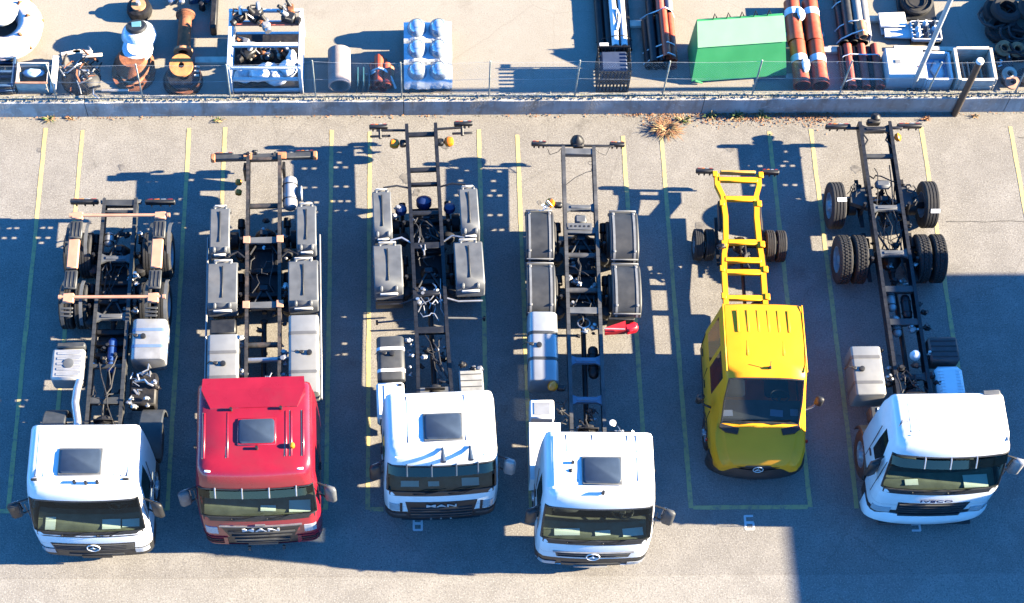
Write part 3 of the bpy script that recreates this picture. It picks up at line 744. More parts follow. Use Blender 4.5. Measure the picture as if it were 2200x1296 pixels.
T1 = thing('chassis_lorry', 'white cab lorry chassis with peach cross bars, leftmost vehicle', 'truck', (-8.70, -10.75, 0), 0, 'chassis cab lorries parked in a row')
c = Cab(T1, levels(1.15, 1.88, 1.56, 2.50, 2.90, 0, .30, 1.06), m_white)
c.interior(1.50, papers=((-.78, .2, .26), (.42, .36, .2), (.80, .34, .16)))
c.wipers(1.50); headlights(c, .80, 1.08, .62, .80)
grille(c, .84, .80, 1.12, 4, m_black, .05)
c.front('bumper_insert', m_fdark, -.55, .55, .36, .60, .02, .04, 8); c.front('number_plate_holder', m_black, -.30, .30, .40, .52, .035, .03, 4)
star(T1, c, 0, 1.0, .125); c.doors(1.1, 2.4, 1.5, m_white)
c.hatch(-.42, .36, .80, 1.30, 2.905)
roof_ribs(c, (-.86, -.72, -.58, .50, .64, .78, .90), .75, 1.72, 2.885, m_white)
small_roof(c, ((-.90, .70, 'marker'), (.86, .70, 'marker'), (-.12, .64, 'stub'), (.10, .62, 'stub'), (.32, .63, 'stub')), 2.86)
mirror(T1, 1, 1.10, .46, 1.95, .26); mirror(T1, -1, -1.10, .46, 1.95, .30)
front_axle(T1, 1.5)
chassis(T1, 1.4, 8.02, [(7.92, 'plate', m_fdark), (7.72, 'box'), (6.55, 'horn', m_fgrey), (5.15, 'horn', m_fgrey), (4.02, 'tube'), (3.2, 'plate', m_fdark)], mat=M('grey_rail', (.03, .032, .034), .5, var=.4, scale=5, dirt=(.06, .057, .054), dirt_amt=.6))
for y in (6.85, 5.62):
    drive_axle(T1, y)
    for s_ in (-1, 1):
        for x in (1.02, .69): wheel(T1, s_ * x, y, .5, .28)
for s_ in (-1, 1):      # second front axle half hidden behind the cab
    wheel(T1, s_ * 1.0, 2.5, .48, .3)
    MB().strip(arch(2.5, .63, -15, 150), s_ * 1.0 - .24, s_ * 1.0 + .24, .02, .05).build('mudguard', m_fdark, T1)
MB().cyl((-.9, 2.5, .48), (.9, 2.5, .48), .07).build('second_axle', m_grime, T1)
# mounting sub-frame lying on the tyres
for y, x0, x1 in ((7.45, -.99, 1.12), (5.47, -1.07, 1.13)):
    o = MB().cyl((x0, y, 1.22), (x1, y, 1.22), .035, n=12).build('cross_bar', m_peach, T1)
    for x in (x0, x1): MB().lathe([(.05, -.03), (.05, .03)], (x, y, 1.22), (1, 0, 0), 12).build('end_cap', m_peach, o)
for xc in (-.86, .93):
    yy = [(7.53, 7.36, m_peach, .25), (7.33, 6.90, m_fdark, .27), (6.86, 6.16, m_peach, .24), (6.13, 5.68, m_fdark, .27), (5.56, 5.34, m_peach, .24)]
    for k, (a, b, m, w_) in enumerate(yy):
        sh = -.04 * (7 - (a + b) / 2) / 2
        o = MB().box((xc + sh, (a + b) / 2, 1.17 if m is m_fdark else 1.20), (w_, a - b, .07 if m is m_fdark else .10), .02).build('carrier_plate', m, T1)
        if m is m_fdark:
            for q in (-.08, 0, .08): MB().box((xc + sh + q, (a + b) / 2, 1.208), (.02, a - b - .08, .012), .003).build('rib', m_black, o)
    for k in range(3): MB().box((xc - .06, 5.25 - k * .09, 1.13), (.26, .05, .03), .01).build('carrier_step', m_fdark, T1)
    for dy in (7.0, 5.6):   # tyre edge trims under the plates
        for e in (-.20, .20): MB().strip(arch(dy, .58, 20, 160, 10), xc + e - .035, xc + e + .035, .012).build('guard_edge', m_fgrey if e > 0 else m_fdark, T1)
tail_lamp(T1, -.80, 8.02, .82, .62); tail_lamp(T1, .86, 8.0, .82, .66)
MB().box((0, 8.02, .80), (.9, .08, .10), .015).build('rear_beam', m_fgrey, T1)
fuel_tank(T1, .47, 1.20, 4.10, 5.05, .45, 1.05, m_alu, (4.40, 4.78), (.72, 4.62), M('blue_strap', (.10, .16, .28), .4))
o = MB().box((-.82, 4.0, .80), (.68, .72, .52), .05).build('exhaust_box', m_alu, T1)
for k in range(5): MB().box((-.80, 3.75 + k * .12, 1.062), (.50, .06, .02), .008).build('rib', m_alu, o)
MB().lathe([(.11, 0), (.11, .015), (.08, .02)], (-.80, 4.0, 1.062), (0, 0, 1), 18).build('emblem_disc', m_fgrey, o)
MB().box((-.78, 4.42, .92), (.60, .13, .34), .03).build('battery_lid', m_fdark, T1)
MB().tube([(-.55, 3.62, 1.0), (-.58, 3.4, 1.05), (-.60, 3.1, 1.03), (-.52, 2.7, 1.02), (-.5, 2.2, 1.02)], .085, 12).build('exhaust_pipe', m_steel, T1)
air_tank(T1, (-.22, 6.95, .72), (-.22, 7.3, .72), .11, m_alu)
air_tank(T1, (.05, 3.9, .80), (.05, 4.7, .80), .10, M('blue_tank', (.03, .07, .2), .35))
driveline(T1, 2.9, 5.2, eng=True, yeng=2.3)
MB().box((.76, 3.5, .70), (.56, .74, .36), .04).build('equipment_carrier', m_grime, T1)
hose_bundle(T1, .45, 1.0, 3.1, 4.0, .92, 7, rnd, m_steel, .016, 'pipe'); hose_bundle(T1, -.35, .35, 2.3, 4.2, .9, 7, rnd); hose_bundle(T1, -.3, .35, 5.6, 7.4, .78, 8, rnd)
fittings(T1, .45, 1.05, 3.0, 3.9, .95, 9, rnd, (m_steel, m_grime, m_alu, m_hose)); fittings(T1, -.36, .36, 2.4, 4.6, .85, 12, rnd); fittings(T1, -.36, .36, 5.4, 7.6, .75, 14, rnd); fittings(T1, .42, .55, 5.2, 7.4, .9, 8, rnd, (m_steel, m_grime))

def subframe(root, y0, y1):
    mb = MB(); mb.box((0, (y0 + y1) / 2, .60), (.60, y1 - y0, .10), .02)
    for k in range(3): mb.box((0, y0 + (y1 - y0) * (k + .5) / 3, .70), (.66, .12, .14), .02)
    mb.build('bogie_subframe', m_grime, root)
subframe(T1, 5.35, 6.75); subframe(T1, 4.2, 5.0)
# ------------------------------------------------------------------ lorry: red cab
def panel_guard(root, s_, xi, xo, yc, hl, mat=None):
    """flat-topped grey plastic mudguard with a centre slot and bracketed ends"""
    mat = mat or m_fgrey; x0, x1 = sorted((s_ * xi, s_ * xo))
    prof = [(yc + hl, .74), (yc + hl * .93, .92), (yc + hl * .82, 1.045), (yc + hl * .75, 1.085), (yc + hl * .35, 1.10), (yc, 1.102), (yc - hl * .35, 1.10), (yc - hl * .75, 1.085), (yc - hl * .83, 1.04), (yc - hl * .94, .92), (yc - hl, .74)]
    o = MB().strip(prof, x0, x1, .02, .09).build('mudguard', mat, root)
    xm = (x0 + x1) / 2
    MB().box((xm, yc + .02, 1.108), (.03, hl * 1.22, .014), .005).build('slot', m_black, o)
    for e in (1, -1):
        for q in (-.16, .16):
            if x1 - x0 < .5: q *= .75
            MB().box((xm + q, yc + e * hl * .83, 1.045), (.07, .13, .05), .02, (-e * .5, 0, 0)).build('clip', mat, o)
        MB().box((xm, yc + e * hl * .95, .93), ((x1 - x0) * .62, .05, .14), .015, (-e * .3, 0, 0)).build('end_plate', M('pale_bracket', (.42, .42, .41), .6), o)
    return o
m_rust = M('red_oxide_patch', (.42, .16, .07), .7, var=.3, scale=8)
T2 = thing('chassis_lorry', 'bare lorry chassis with bright red high roof cab', 'truck', (-5.36, -10.5, 0), 1.5, 'chassis cab lorries parked in a row')
lv = levels(1.20, 2.36, 1.74, 2.72, 3.22, 0, .20, 1.10)
c = Cab(T2, lv, m_red, ywin=1.2)
c.interior(1.68, papers=((.80, .42, .24), (.18, .3, .12)))
c.wipers(1.70); c.doors(1.1, 2.6, 1.6, m_red)
o = grille(c, .80, .52, 1.36, 0, m_black, .30)
for z, t in ((1.10, .1), (.92, .18), (.74, .24), (.62, .27)):
    xx = .80 * (1 - t) - .05; c.front('grille_slat', m_fdark, -xx, xx, z - .016, z + .016, .04, .035, 10, parent=o)
c.front('chrome_strip', m_steel, -.82, .82, 1.36, 1.40, .03, .03, 12)
badge(T2, c, 'MAN', 0, 1.235, .22, m_silver, 1.6)
c.front('lion_emblem', m_steel, -.10, .10, 1.42, 1.46, .03, .03, 4)
for s_ in (-1, 1):
    a, b = sorted((s_ * .70, s_ * 1.19)); q = c.front('bumper_corner', m_red, a, b, .42, .80, .02, .04, 8)
    for z in (.52, .62, .72): a2, b2 = sorted((s_ * .78, s_ * 1.14)); c.front('vent_line', m_black, a2, b2, z - .01, z + .01, .03, .03, 6, parent=q)
    a, b = sorted((s_ * .86, s_ * 1.10)); c.front('headlight', m_lamp, a, b, .98, 1.30, .012, .03, 6)
c.front('bumper_lip', m_red, -.75, .75, .34, .44, .02, .04, 10); c.front('number_plate_holder', m_fdark, -.3, .3, .46, .56, .04, .03, 4)
for x in (-.3, .4): MB().cyl((x, .0, .30), (x, -.06, .24), .03, n=8).build('tow_eye', m_black, T2)
c.visor(2.56, 2.70, m_vglass, (-.78, -.26, .26, .78), .10, m_steel)
# roof pressing: raised centre, air deflector step at the back
mb = MB(); mb.loft([[(-.98, 2.30, 3.20), (.98, 2.30, 3.20), (.98, 2.34, 3.40), (-.98, 2.34, 3.40)], [(-1.0, 2.05, 3.19), (1.0, 2.05, 3.19), (1.0, 2.1, 3.41), (-1.0, 2.1, 3.41)], [(-.84, 1.74, 3.18), (.84, 1.74, 3.18), (.84, 1.78, 3.25), (-.84, 1.78, 3.25)]])
mb.build('roof_deflector', m_red, T2, 25)
roof_ribs(c, (-.95, -.50, .62, .72, .95), .75, 1.70, 3.215, m_red)
c.hatch(-.28, .40, 1.02, 1.52, 3.225, m_red)
small_roof(c, ((-.88, .52, 'marker'), (.88, .52, 'marker')), 3.13, m_paper); small_roof(c, ((.06, .92, 'stub'), (-.44, 1.74, 'stub'), (.52, 1.74, 'stub')), 3.21)
MB().lathe([(.05, 0), (.055, .03), (.05, .09), (.02, .11)], (.74, .95, 3.225), (0, 0, 1), 12).build('amber_beacon', m_amber, T2)
mirror(T2, 1, 1.16, .42, 2.1, .25, m_fgrey); mirror(T2, -1, -1.16, .42, 2.1, .25, m_fgrey)
front_axle(T2, 1.45)
chassis(T2, 1.6, 8.85, [(8.80, 'box'), (7.62, 'tube'), (6.72, 'plate', m_fgrey), (5.15, 'plate', m_fgrey), (4.25, 'tube'), (3.9, 'tube', m_steel), (2.9, 'plate')], xr=.385, mat=M('dull_chassis_paint', (.026, .025, .024), .5, var=.5, scale=9, dirt=(.12, .085, .065), dirt_amt=.6))
for y in (6.72, 5.15):
    for s_ in (-1, 1): MB().box((s_ * .36, y, .985), (.15, .17, .025), .006).build('mounting_plate', m_peach, T2)
for y, dual in ((6.98, 0), (5.63, 1)):
    drive_axle(T2, y)
    for s_ in (-1, 1):
        for x in ((1.0, .68) if dual else (.98,)): wheel(T2, s_ * x, y, .5, .28)
        panel_guard(T2, s_, .54 if dual else .72, 1.18 if dual else 1.15, y, .62)
mb = MB(); mb.box((0, 8.88, .84), (2.3, .13, .13), .015); bar = mb.build('rear_beam', m_fdark, T2)
for x in (-.36, .40): MB().box((x, 8.87, .91), (.19, .17, .03), .006).build('mounting_plate', m_rust, T2)
for s_ in (-1, 1):
    tail_lamp(T2, s_ * .90, 8.97, .80, .44, .15)
    MB().box((s_ * 1.13, 8.88, .85), (.10, .16, .16), .02).build('end_cap', m_rust, T2)
    MB().prism([(8.82, .72), (8.5, .95), (8.5, .45), (8.7, .4)], 0, s_ * .40, s_ * .46).build('rear_bracket', m_black, T2)
fittings(T2, -.45, .45, 8.9, 9.05, .86, 7, rnd, (m_black, m_frame)); 
air_tank(T2, (.57, 7.55, .78), (.57, 8.38, .78), .16, M('pale_tank', (.34, .35, .36), .35, metal=.3))
MB().lathe([(.16, 0), (.17, .02), (.16, .04)], (.80, 7.95, .80), (1, 0, 0), 16).build('tank_end_disc', m_alu, T2)
for y in (8.02, 8.28): MB().lathe([(.05, 0), (.075, .04), (.07, .12), (.03, .14)], (-.50, y, .76), (-1, .1, .3), 10).build('amber_connector', M('amber_plastic', (.60, .17, .012), .5), T2)
fuel_tank(T2, .54, 1.18, 3.05, 4.85, .42, 1.05, M('pale_alloy', (.26, .26, .25), .45, metal=.35, var=.05), (4.42, 3.52), (.98, 3.95), M('pale_strap', (.13, .13, .13), .45, metal=.3), .07)
fuel_tank(T2, -1.16, -.50, 3.05, 4.45, .42, 1.05, M('pale_alloy', (.26, .26, .25), .45, metal=.35), (4.02, 3.45), (-.82, 3.75), M('pale_strap', (.13, .13, .13), .45), .07, name='side_tank')
for s_ in (-1, 1): MB().box((s_ * 1.215, 4.95, .78), (.035, 3.9, .10), .01).build('side_guard_rail', m_alu, T2)
MB().box((-.85, 4.68, .78), (.55, .35, .3), .03).build('step_box', m_black, T2)
driveline(T2, 2.9, 4.9, yeng=2.5)
hose_bundle(T2, -.35, .35, 2.6, 3.5, 1.0, 9, rnd, m_steel, .012, 'pipe'); hose_bundle(T2, -.35, .35, 5.4, 6.6, .8, 6, rnd); hose_bundle(T2, -.33, .33, 2.5, 3.4, .95, 8, rnd)
fittings(T2, -.35, .35, 2.5, 3.5, .95, 10, rnd); fittings(T2, -.36, .36, 4.3, 7.4, .7, 14, rnd); fittings(T2, -.5, -.40, 2.9, 4.5, .92, 6, rnd, (m_steel, m_alu)); fittings(T2, .40, .5, 2.9, 7.2, .92, 10, rnd, (m_steel, m_alu, m_grime))
for s_ in (-1, 1): MB().tube([(s_ * .40, 6.3, .95), (s_ * .55, 6.42, 1.0), (s_ * .75, 6.32, 1.0)], .022, 6).build('guard_stay', m_frame, T2)

# ------------------------------------------------------------------ lorry: white cab with side boxes, orange lamps at the tail
subframe(T2, 5.2, 6.95)
T3 = thing('chassis_lorry', 'white cab lorry chassis with two orange lamps at its long bare tail', 'truck', (-1.77, -9.98, 0), 2.1, 'chassis cab lorries parked in a row')
c = Cab(T3, levels(1.14, 1.72, 1.70, 2.62, 3.0, 0, .18, 1.05), m_white, ywin=1.1)
c.interior(1.64, papers=((-.62, .36, .12), (.58, .34, .16), (-.15, .22, .10)))
c.wipers(1.66); c.doors(1.1, 2.5, 1.55, m_white)
o = grille(c, .72, .50, 1.30, 0, m_black, .12)
for z in (1.02, .88, .74, .62): c.front('grille_slat', m_fdark, -.62, .62, z - .014, z + .014, .035, .03, 10, parent=o)
badge(T3, c, 'MAN', 0, 1.17, .18, m_silver, 1.6)
for s_ in (-1, 1):
    a, b = sorted((s_ * .70, s_ * 1.12)); c.front('bumper_corner', m_fdark, a, b, .36, .74, .018, .04, 8)
    a, b = sorted((s_ * .84, s_ * 1.04)); c.front('headlight', m_lamp, a, b, .86, 1.2, .012, .03, 6); a, b = sorted((s_ * .78, s_ * .83)); c.front('lamp_edge', m_black, a, b, .84, 1.24, .016, .03, 3)
c.front('bumper_lip', m_fdark, -.8, .8, .32, .40, .03, .04, 10)
for x in (-.2, 0, .2): c.front('bumper_bolt', m_alu, x - .02, x + .02, .44, .48, .03, .03, 2)
c.visor(2.46, 2.62, m_vglass, (-.68, -.2, .28, .70), .13, m_hatch)
c.hatch(-.30, .40, .66, 1.18, 3.005)
roof_ribs(c, (-.62, .50), .62, 1.60, 2.99, m_white)
small_roof(c, ((.02, .50, 'horn'), (.55, .52, 'horn')), 2.94, m_hatch)
small_roof(c, ((-.85, .40, 'marker'), (.85, .40, 'marker')), 2.80, m_paper)
mirror(T3, 1, 1.10, .46, 2.05, .24, m_alu); mirror(T3, -1, -1.10, .46, 2.05, .18)
front_axle(T3, 1.4)
chassis(T3, 1.3, 9.15, [(8.92, 'tube', m_frame), (8.0, 'tube'), (7.62, 'box'), (6.9, 'tube'), (6.05, 'plate'), (4.9, 'horn'), (4.02, 'plate'), (2.62, 'plate', m_fgrey)], xr=.36, flare=.06)
for y, dual in ((6.85, 0), (5.52, 1)):
    drive_axle(T3, y)
    for s_ in (-1, 1):
        for x in ((1.0, .68) if dual else (.98,)): wheel(T3, s_ * x, y, .5, .28)
        panel_guard(T3, s_, .56 if dual else .74, 1.18 if dual else 1.15, y, .64)
for s_ in (-1, 1):
    MB().tube([(s_ * .36, 9.05, .85), (s_ * .75, 9.07, .84), (s_ * 1.0, 9.08, .84)], .03, 8).build('lamp_arm', m_frame, T3)
    tail_lamp(T3, s_ * .95, 9.16, .86, .42, .12)
    MB().box((s_ * .92, 8.95, .80), (.46, .05, .05), .012).build('lamp_bracket', m_black, T3); MB().cyl((s_ * .92, 8.9, .78), (s_ * .92, 9.1, .84), .04, n=9).build('lamp_stem', m_black, T3)
    MB().lathe([(.03, 0), (.10, .04), (.12, .12), (.09, .20), (.02, .22)], (s_ * .50, 8.76, .74), (s_, 0, .25), 12).build('orange_lamp', m_amber, T3); MB().box((s_ * .42, 8.76, .76), (.14, .16, .14), .03).build('lamp_base', m_black, T3)
    MB().tube([(s_ * .36, 7.52, .92), (s_ * .6, 7.55, .98), (s_ * .9, 7.5, 1.0)], .022, 7).build('guard_stay', m_frame, T3)
    MB().tube([(s_ * .36, 6.15, .92), (s_ * .55, 6.25, .98), (s_ * .8, 6.18, 1.0)], .022, 7).build('guard_stay', m_steel, T3)
    MB().tube([(s_ * .36, 4.78, .9), (s_ * .6, 4.72, .85), (s_ * 1.12, 4.74, .80)], .022, 7).build('guard_stay', m_steel if s_ > 0 else m_frame, T3)
    MB().tube([(s_ * .36, 4.45, .62), (s_ * .7, 4.46, .56), (s_ * 1.14, 4.45, .52)], .022, 7).build('side_guard_arm', m_fgrey, T3); MB().box((s_ * 1.15, 4.45, .52), (.05, .06, .16), .01).build('arm_plate', m_frame, T3)
    MB().lathe([(.10, 0), (.13, .05), (.12, .14), (.05, .17)], (s_ * .53, 7.0, .74), (0, .3, 1), 12).build('brake_chamber', M('navy_enamel', (.015, .03, .10), .35), T3)
MB().lathe([(.10, -.1), (.17, 0), (.17, .14), (.08, .2)], (-.02, 7.22, .66), (0, .5, 1), 14).build('differential_cover', M('navy_enamel', (.015, .03, .10), .35), T3)
MB().strip(arch(5.52, .64, 165, 200, 4), -1.16, -.58, .02).build('mud_flap', m_fdark, T3)
fuel_tank(T3, -1.18, -.60, 2.86, 3.88, .42, 1.05, m_fdark, (3.58, 3.08), (-.86, 3.45), M('white_strap', (.72, .72, .72), .5), .10, name='black_tank')
o = MB().box((-.93, 2.42, .80), (.58, .78, .52), .05).build('side_box', m_white, T3); MB().box((-.86, 2.46, 1.066), (.40, .55, .02), .008).build('lid', m_white, o); MB().box((-.72, 2.72, 1.07), (.08, .06, .05), .01).build('latch', m_black, o)
MB().box((-.96, 1.98, .70), (.4, .3, .5), .05).build('wheel_step', m_black, T3)
o = MB().box((.76, 2.72, .78), (.5, .62, .5), .03).build('battery_box', M('weathered_grey', (.24, .24, .23), .7, var=.2), T3)
for k in range(4): MB().box((.76, 2.5 + k * .14, 1.034), (.46, .02, .012), .004).build('rib', m_fdark, o)
fittings(T3, .55, .98, 3.0, 3.2, .98, 9, rnd, (m_alu, m_steel, m_steel, m_grime))
driveline(T3, 2.7, 4.9, yeng=2.2)
hose_bundle(T3, -.3, .3, 4.3, 5.2, .85, 7, rnd, m_steel, .012, 'pipe'); hose_bundle(T3, -.32, .32, 2.6, 4.0, .85, 8, rnd); hose_bundle(T3, -.3, .3, 5.6, 6.8, .8, 9, rnd); hose_bundle(T3, -.3, .3, 5.9, 6.4, .88, 3, rnd, m_steel, .014, 'pipe')
fittings(T3, -.34, .34, 4.7, 5.1, .85, 12, rnd, (m_steel, m_alu, m_grime)); fittings(T3, -.34, .34, 3.2, 3.8, .86, 9, rnd, (m_steel, m_alu, m_grime)); fittings(T3, -.34, .34, 5.3, 6.9, .75, 12, rnd); fittings(T3, -.52, -.42, 2.8, 3.9, .92, 7, rnd, (m_steel, m_alu)); fittings(T3, -.7, -.5, 6.8, 7.1, .82, 3, rnd, (m_steel, m_alu))
subframe(T3, 4.9, 7.15)
# ------------------------------------------------------------------ lorry: white cab with silver side tank and ribbed dark mudguards
T4 = thing('chassis_lorry', 'white cab lorry chassis with rounded dark mudguards and a red reflector arm', 'truck', (1.22, -11.0, 0), -1.0, 'chassis cab lorries parked in a row')
c = Cab(T4, levels(1.13, 1.86, 1.62, 2.58, 3.04, 0, .30, 1.04), m_white)
c.interior(1.56, papers=((.74, .40, .16), (-.55, .5, .14), (.15, .3, .10)))
c.wipers(1.58); c.doors(1.1, 2.5, 1.5, m_white); headlights(c, .72, 1.06, .46, .62)
o = grille(c, .76, .90, 1.14, 2, m_fdark, .06); c.front('grille_frame', m_steel, -.80, .80, 1.14, 1.165, .03, .03, 12)
c.front('bumper_insert', m_fdark, -.6, .6, .36, .58, .02, .04, 8); c.front('bumper_step', m_alu, -.34, .34, .34, .40, .04, .05, 6)
star(T4, c, 0, 1.02, .13)
for s_ in (-1, 1):
    a, b = sorted((s_ * .60, s_ * 1.10)); c.front('bumper_corner', m_white, a, b, .36, .46, .02, .04, 8)
c.hatch(-.32, .38, .74, 1.26, 3.045)
mb = MB(); mb.box((-.93, 1.2, 2.98), (.22, 1.1, .08), .035, (0, -.5, 0)); mb.build('roof_shoulder', m_white, T4)
roof_ribs(c, (-.62, -.12, .55, .72), 1.38, 1.75, 3.03, m_white); roof_ribs(c, (-.40, .72), .8, 1.3, 3.03, m_white)
small_roof(c, ((.04, .56, 'stub'), (-.52, 1.16, 'stub')), 3.0); small_roof(c, ((-.56, 1.0, 'aerial'),), 3.03)
mirror(T4, 1, 1.08, .50, 2.0, .30, m_fdark); mirror(T4, -1, -1.10, .50, 2.0, .16)
front_axle(T4, 1.45)
m_gr = M('pale_grey_rail', (.06, .06, .06), .5, var=.5, scale=3, dirt=(.03, .035, .04), dirt_amt=.8)
chassis(T4, 1.6, 9.55, [(9.42, 'plate', m_fgrey), (8.0, 'horn', m_fgrey), (7.42, 'plate', m_fgrey), (6.85, 'tube'), (6.0, 'tube'), (5.48, 'plate', m_fgrey), (4.32, 'horn', M('blue_grey_paint', (.12, .17, .24), .5)), (3.42, 'horn', M('blue_grey_paint', (.12, .17, .24), .5))], xr=.375, mat=m_gr)
m_rib = M('pale_rib', (.16, .165, .17), .5)
gp = lambda y, o: [(y + a, z + o) for a, z in ((.62, .78), (.59, .88), (.53, .97), (.44, 1.04), (.30, 1.085), (.15, 1.105), (0, 1.11), (-.15, 1.105), (-.30, 1.085), (-.44, 1.04), (-.53, .97), (-.59, .88), (-.62, .78))]
for y in (7.32, 6.02):
    drive_axle(T4, y)
    for s_ in (-1, 1):
        for x in (1.0, .68): wheel(T4, s_ * x, y, .5, .28)
        x0, x1 = sorted((s_ * .60, s_ * 1.22)); o = MB().strip(gp(y, 0), x0, x1, .02, .07).build('mudguard', M('ribbed_guard', (.024, .026, .029), .55, var=.3, scale=4, dirt=(.05, .05, .05), dirt_amt=.6), T4)
        for x in (x0 + .09, x1 - .09): MB().strip(gp(y, .012), x - .024, x + .024, .02).build('rib', m_rib, o)
        for e in (-1, 1): MB().box((s_ * .91, y + e * .585, .90), (.58, .03, .09), .01, (-e * .5, 0, 0)).build('end_plate', m_rib, o)
        for x in (x0 + .09, x1 - .09):
            for e in (-1, 1): MB().box((x, y + e * .46, 1.05), (.06, .06, .03), .01).build('clip', m_rib, o)
mb = MB(); mb.box((0, 9.62, .86), (1.6, .05, .05), .01); mb.build('rear_beam', m_frame, T4)
for s_ in (-1, 1):
    tail_lamp(T4, s_ * .87, 9.66, .86, .34, .12)
    MB().tube([(s_ * .70, 9.60, .84), (s_ * .62, 9.45, .74), (s_ * .45, 9.5, .78), (s_ * .38, 9.55, .85)], .008, 5).build('cable', m_hose, T4)
MB().lathe([(.14, -.05), (.16, .02), (.13, .12), (.05, .2), (.02, .22)], (-.02, 9.70, .86), (0, .2, 1), 14).build('trailer_coupling', m_grime, T4); MB().box((.0, 9.6, .9), (.24, .12, .14), .03).build('coupling_plate', m_grime, T4)
MB().tube([(-.34, 8.55, .9), (-.1, 8.75, .93), (.15, 8.88, .95), (.34, 8.95, .92)], .009, 5).build('cable', m_hose, T4); MB().ring((.32, 8.95, .95), (0, 0, 1), .05, .012, 14, 5).build('cable_coil', m_hose, T4); MB().ring((-.34, 9.2, .9), (0, 0, 1), .05, .006, 14, 4).build('cable_loop', m_hose, T4); MB().ring((.26, 9.15, .9), (0, .3, 1), .06, .006, 14, 4).build('cable_loop', m_hose, T4)
MB().box((0, 7.72, .86), (.26, .22, .16), .04).build('pump_housing', m_fgrey, T4)
o = MB().box((-.03, 7.5, .975), (.52, .16, .02), .004).build('hole_plate', m_fgrey, T4)
for k in range(5): MB().cyl((-.22 + k * .095, 7.5, .985), (-.22 + k * .095, 7.5, .99), .026, n=9).build('hole', m_black, o)
for x, y, z in ((-.62, 8.05, .95), (-.66, 3.68, .95)):
    MB().lathe([(.03, 0), (.10, .04), (.11, .12), (.03, .17)], (x, y, z), (-.6, 0, .8), 11).build('orange_lamp', m_amber, T4); MB().box((x + .13, y, z - .02), (.18, .12, .14), .03).build('lamp_base', m_black, T4)
m_silv = M('polished_tank', (.36, .37, .38), .33, metal=.35, var=.05)
fuel_tank(T4, -1.20, -.58, 3.78, 5.38, .42, 1.10, m_silv, (4.88, 4.28), (-.98, 4.58), m_fdark, .13)
o = MB().box((-.95, 3.12, .88), (.50, .42, .50), .03).build('side_box', m_white, T4); MB().box((-.95, 3.12, 1.135), (.34, .28, .02), .006).build('lid', m_alu, o)
mb = MB(); mb.prism([(-1.22, 1.55), (-.80, 1.55), (-.60, 2.2), (-.58, 2.80), (-1.22, 2.80)], 2, .55, 1.16); mb.build('side_fairing', m_white, T4)
MB().box((1.0, 5.18, .72), (.30, .20, .22), .05, (0, 0, .25)).build('red_reflector', M('red_enamel', (.55, .01, .02), .35, coat=.4), T4); MB().loft([[(.44, 5.02, .70), (.44, 5.14, .70), (.44, 5.14, .82), (.44, 5.02, .82)], [(.88, 5.08, .64), (.88, 5.30, .64), (.88, 5.30, .84), (.88, 5.08, .84)]]).build('reflector_arm', M('dark_red_enamel', (.34, .012, .018), .45), T4)
MB().tube([(.40, 5.06, .94), (.85, 5.06, .92)], .016, 6).build('guard_stay', m_alu, T4)
MB().box((.80, 5.36, .62), (.55, .06, .4), .01).build('mud_flap', m_black, T4)
MB().lathe([(.05, 0), (.07, .04), (.07, .09), (.03, .1)], (.50, 2.86, .95), (0, 0, 1), 12).build('white_cap', m_paper, T4)
air_tank(T4, (.18, 4.0, .7), (.18, 4.75, .7), .11, m_grime); 
driveline(T4, 2.9, 5.4, yeng=2.3)
MB().ring((0, 5.25, .8), (0, .2, 1), .13, .02, 18, 6).build('hose_coil', m_steel, T4)
MB().box((.70, 2.5, .70), (.56, .52, .36), .04).build('equipment_carrier', m_grime, T4)
hose_bundle(T4, .42, .95, 2.3, 2.75, .98, 10, rnd, m_steel, .011, 'pipe'); hose_bundle(T4, -.3, .3, 2.4, 3.2, .9, 8, rnd); hose_bundle(T4, -.33, .33, 5.1, 7.2, .8, 8, rnd)
hose_bundle(T4, -.65, -.42, 2.8, 3.4, 1.0, 6, rnd); fittings(T4, .42, .95, 2.3, 2.75, .93, 10, rnd, (m_steel, m_grime)); fittings(T4, -.3, .3, 2.4, 3.2, .9, 9, rnd); fittings(T4, -.34, .34, 4.9, 6.4, .82, 14, rnd, (m_steel, m_alu, m_grime, m_grime)); fittings(T4, -.34, .34, 6.5, 7.4, .72, 8, rnd)
hose_bundle(T4, -.95, -.62, 7.75, 7.98, 1.1, 5, rnd, m_steel, .008, 'wire')

subframe(T4, 5.6, 7.4)
# ------------------------------------------------------------------ yellow crew-cab van chassis
T5 = thing('crew_cab_van', 'yellow crew cab van chassis with bare yellow ladder frame', 'van', (4.70, -9.1, 0), -1.6)
# body sections along y: (y, z_low, z_belt, z_top, w_low, w_belt, w_top, tag of the stretch behind)
SEC = [(.03, .62, .84, .98, .78, .80, .52, 'hood'), (.12, .62, .92, 1.08, .88, .88, .62, 'hood'), (.35, .62, 1.0, 1.20, .95, .95, .68, 'hood'), (.60, .62, 1.06, 1.29, .97, .96, .72, 'hood'),
       (.80, .62, 1.12, 1.36, .98, .97, .78, 'ws'), (1.06, .50, 1.16, 1.86, .985, .98, .78, 'ws'), (1.32, .48, 1.18, 2.36, .99, .98, .74, 'front'), (1.42, .46, 1.19, 2.41, .99, .98, .75, 'front'),
       (1.62, .46, 1.20, 2.45, .99, .98, .76, 'front'), (2.02, .46, 1.21, 2.46, .99, .98, .77, 'post'), (2.14, .46, 1.21, 2.46, .99, .98, .77, 'rear'), (2.78, .46, 1.22, 2.45, .99, .98, .77, 'tail'), (2.94, .48, 1.22, 2.42, .97, .96, .76, 'tail'), (2.985, .52, 1.22, 2.36, .93, .92, .72, 'end')]
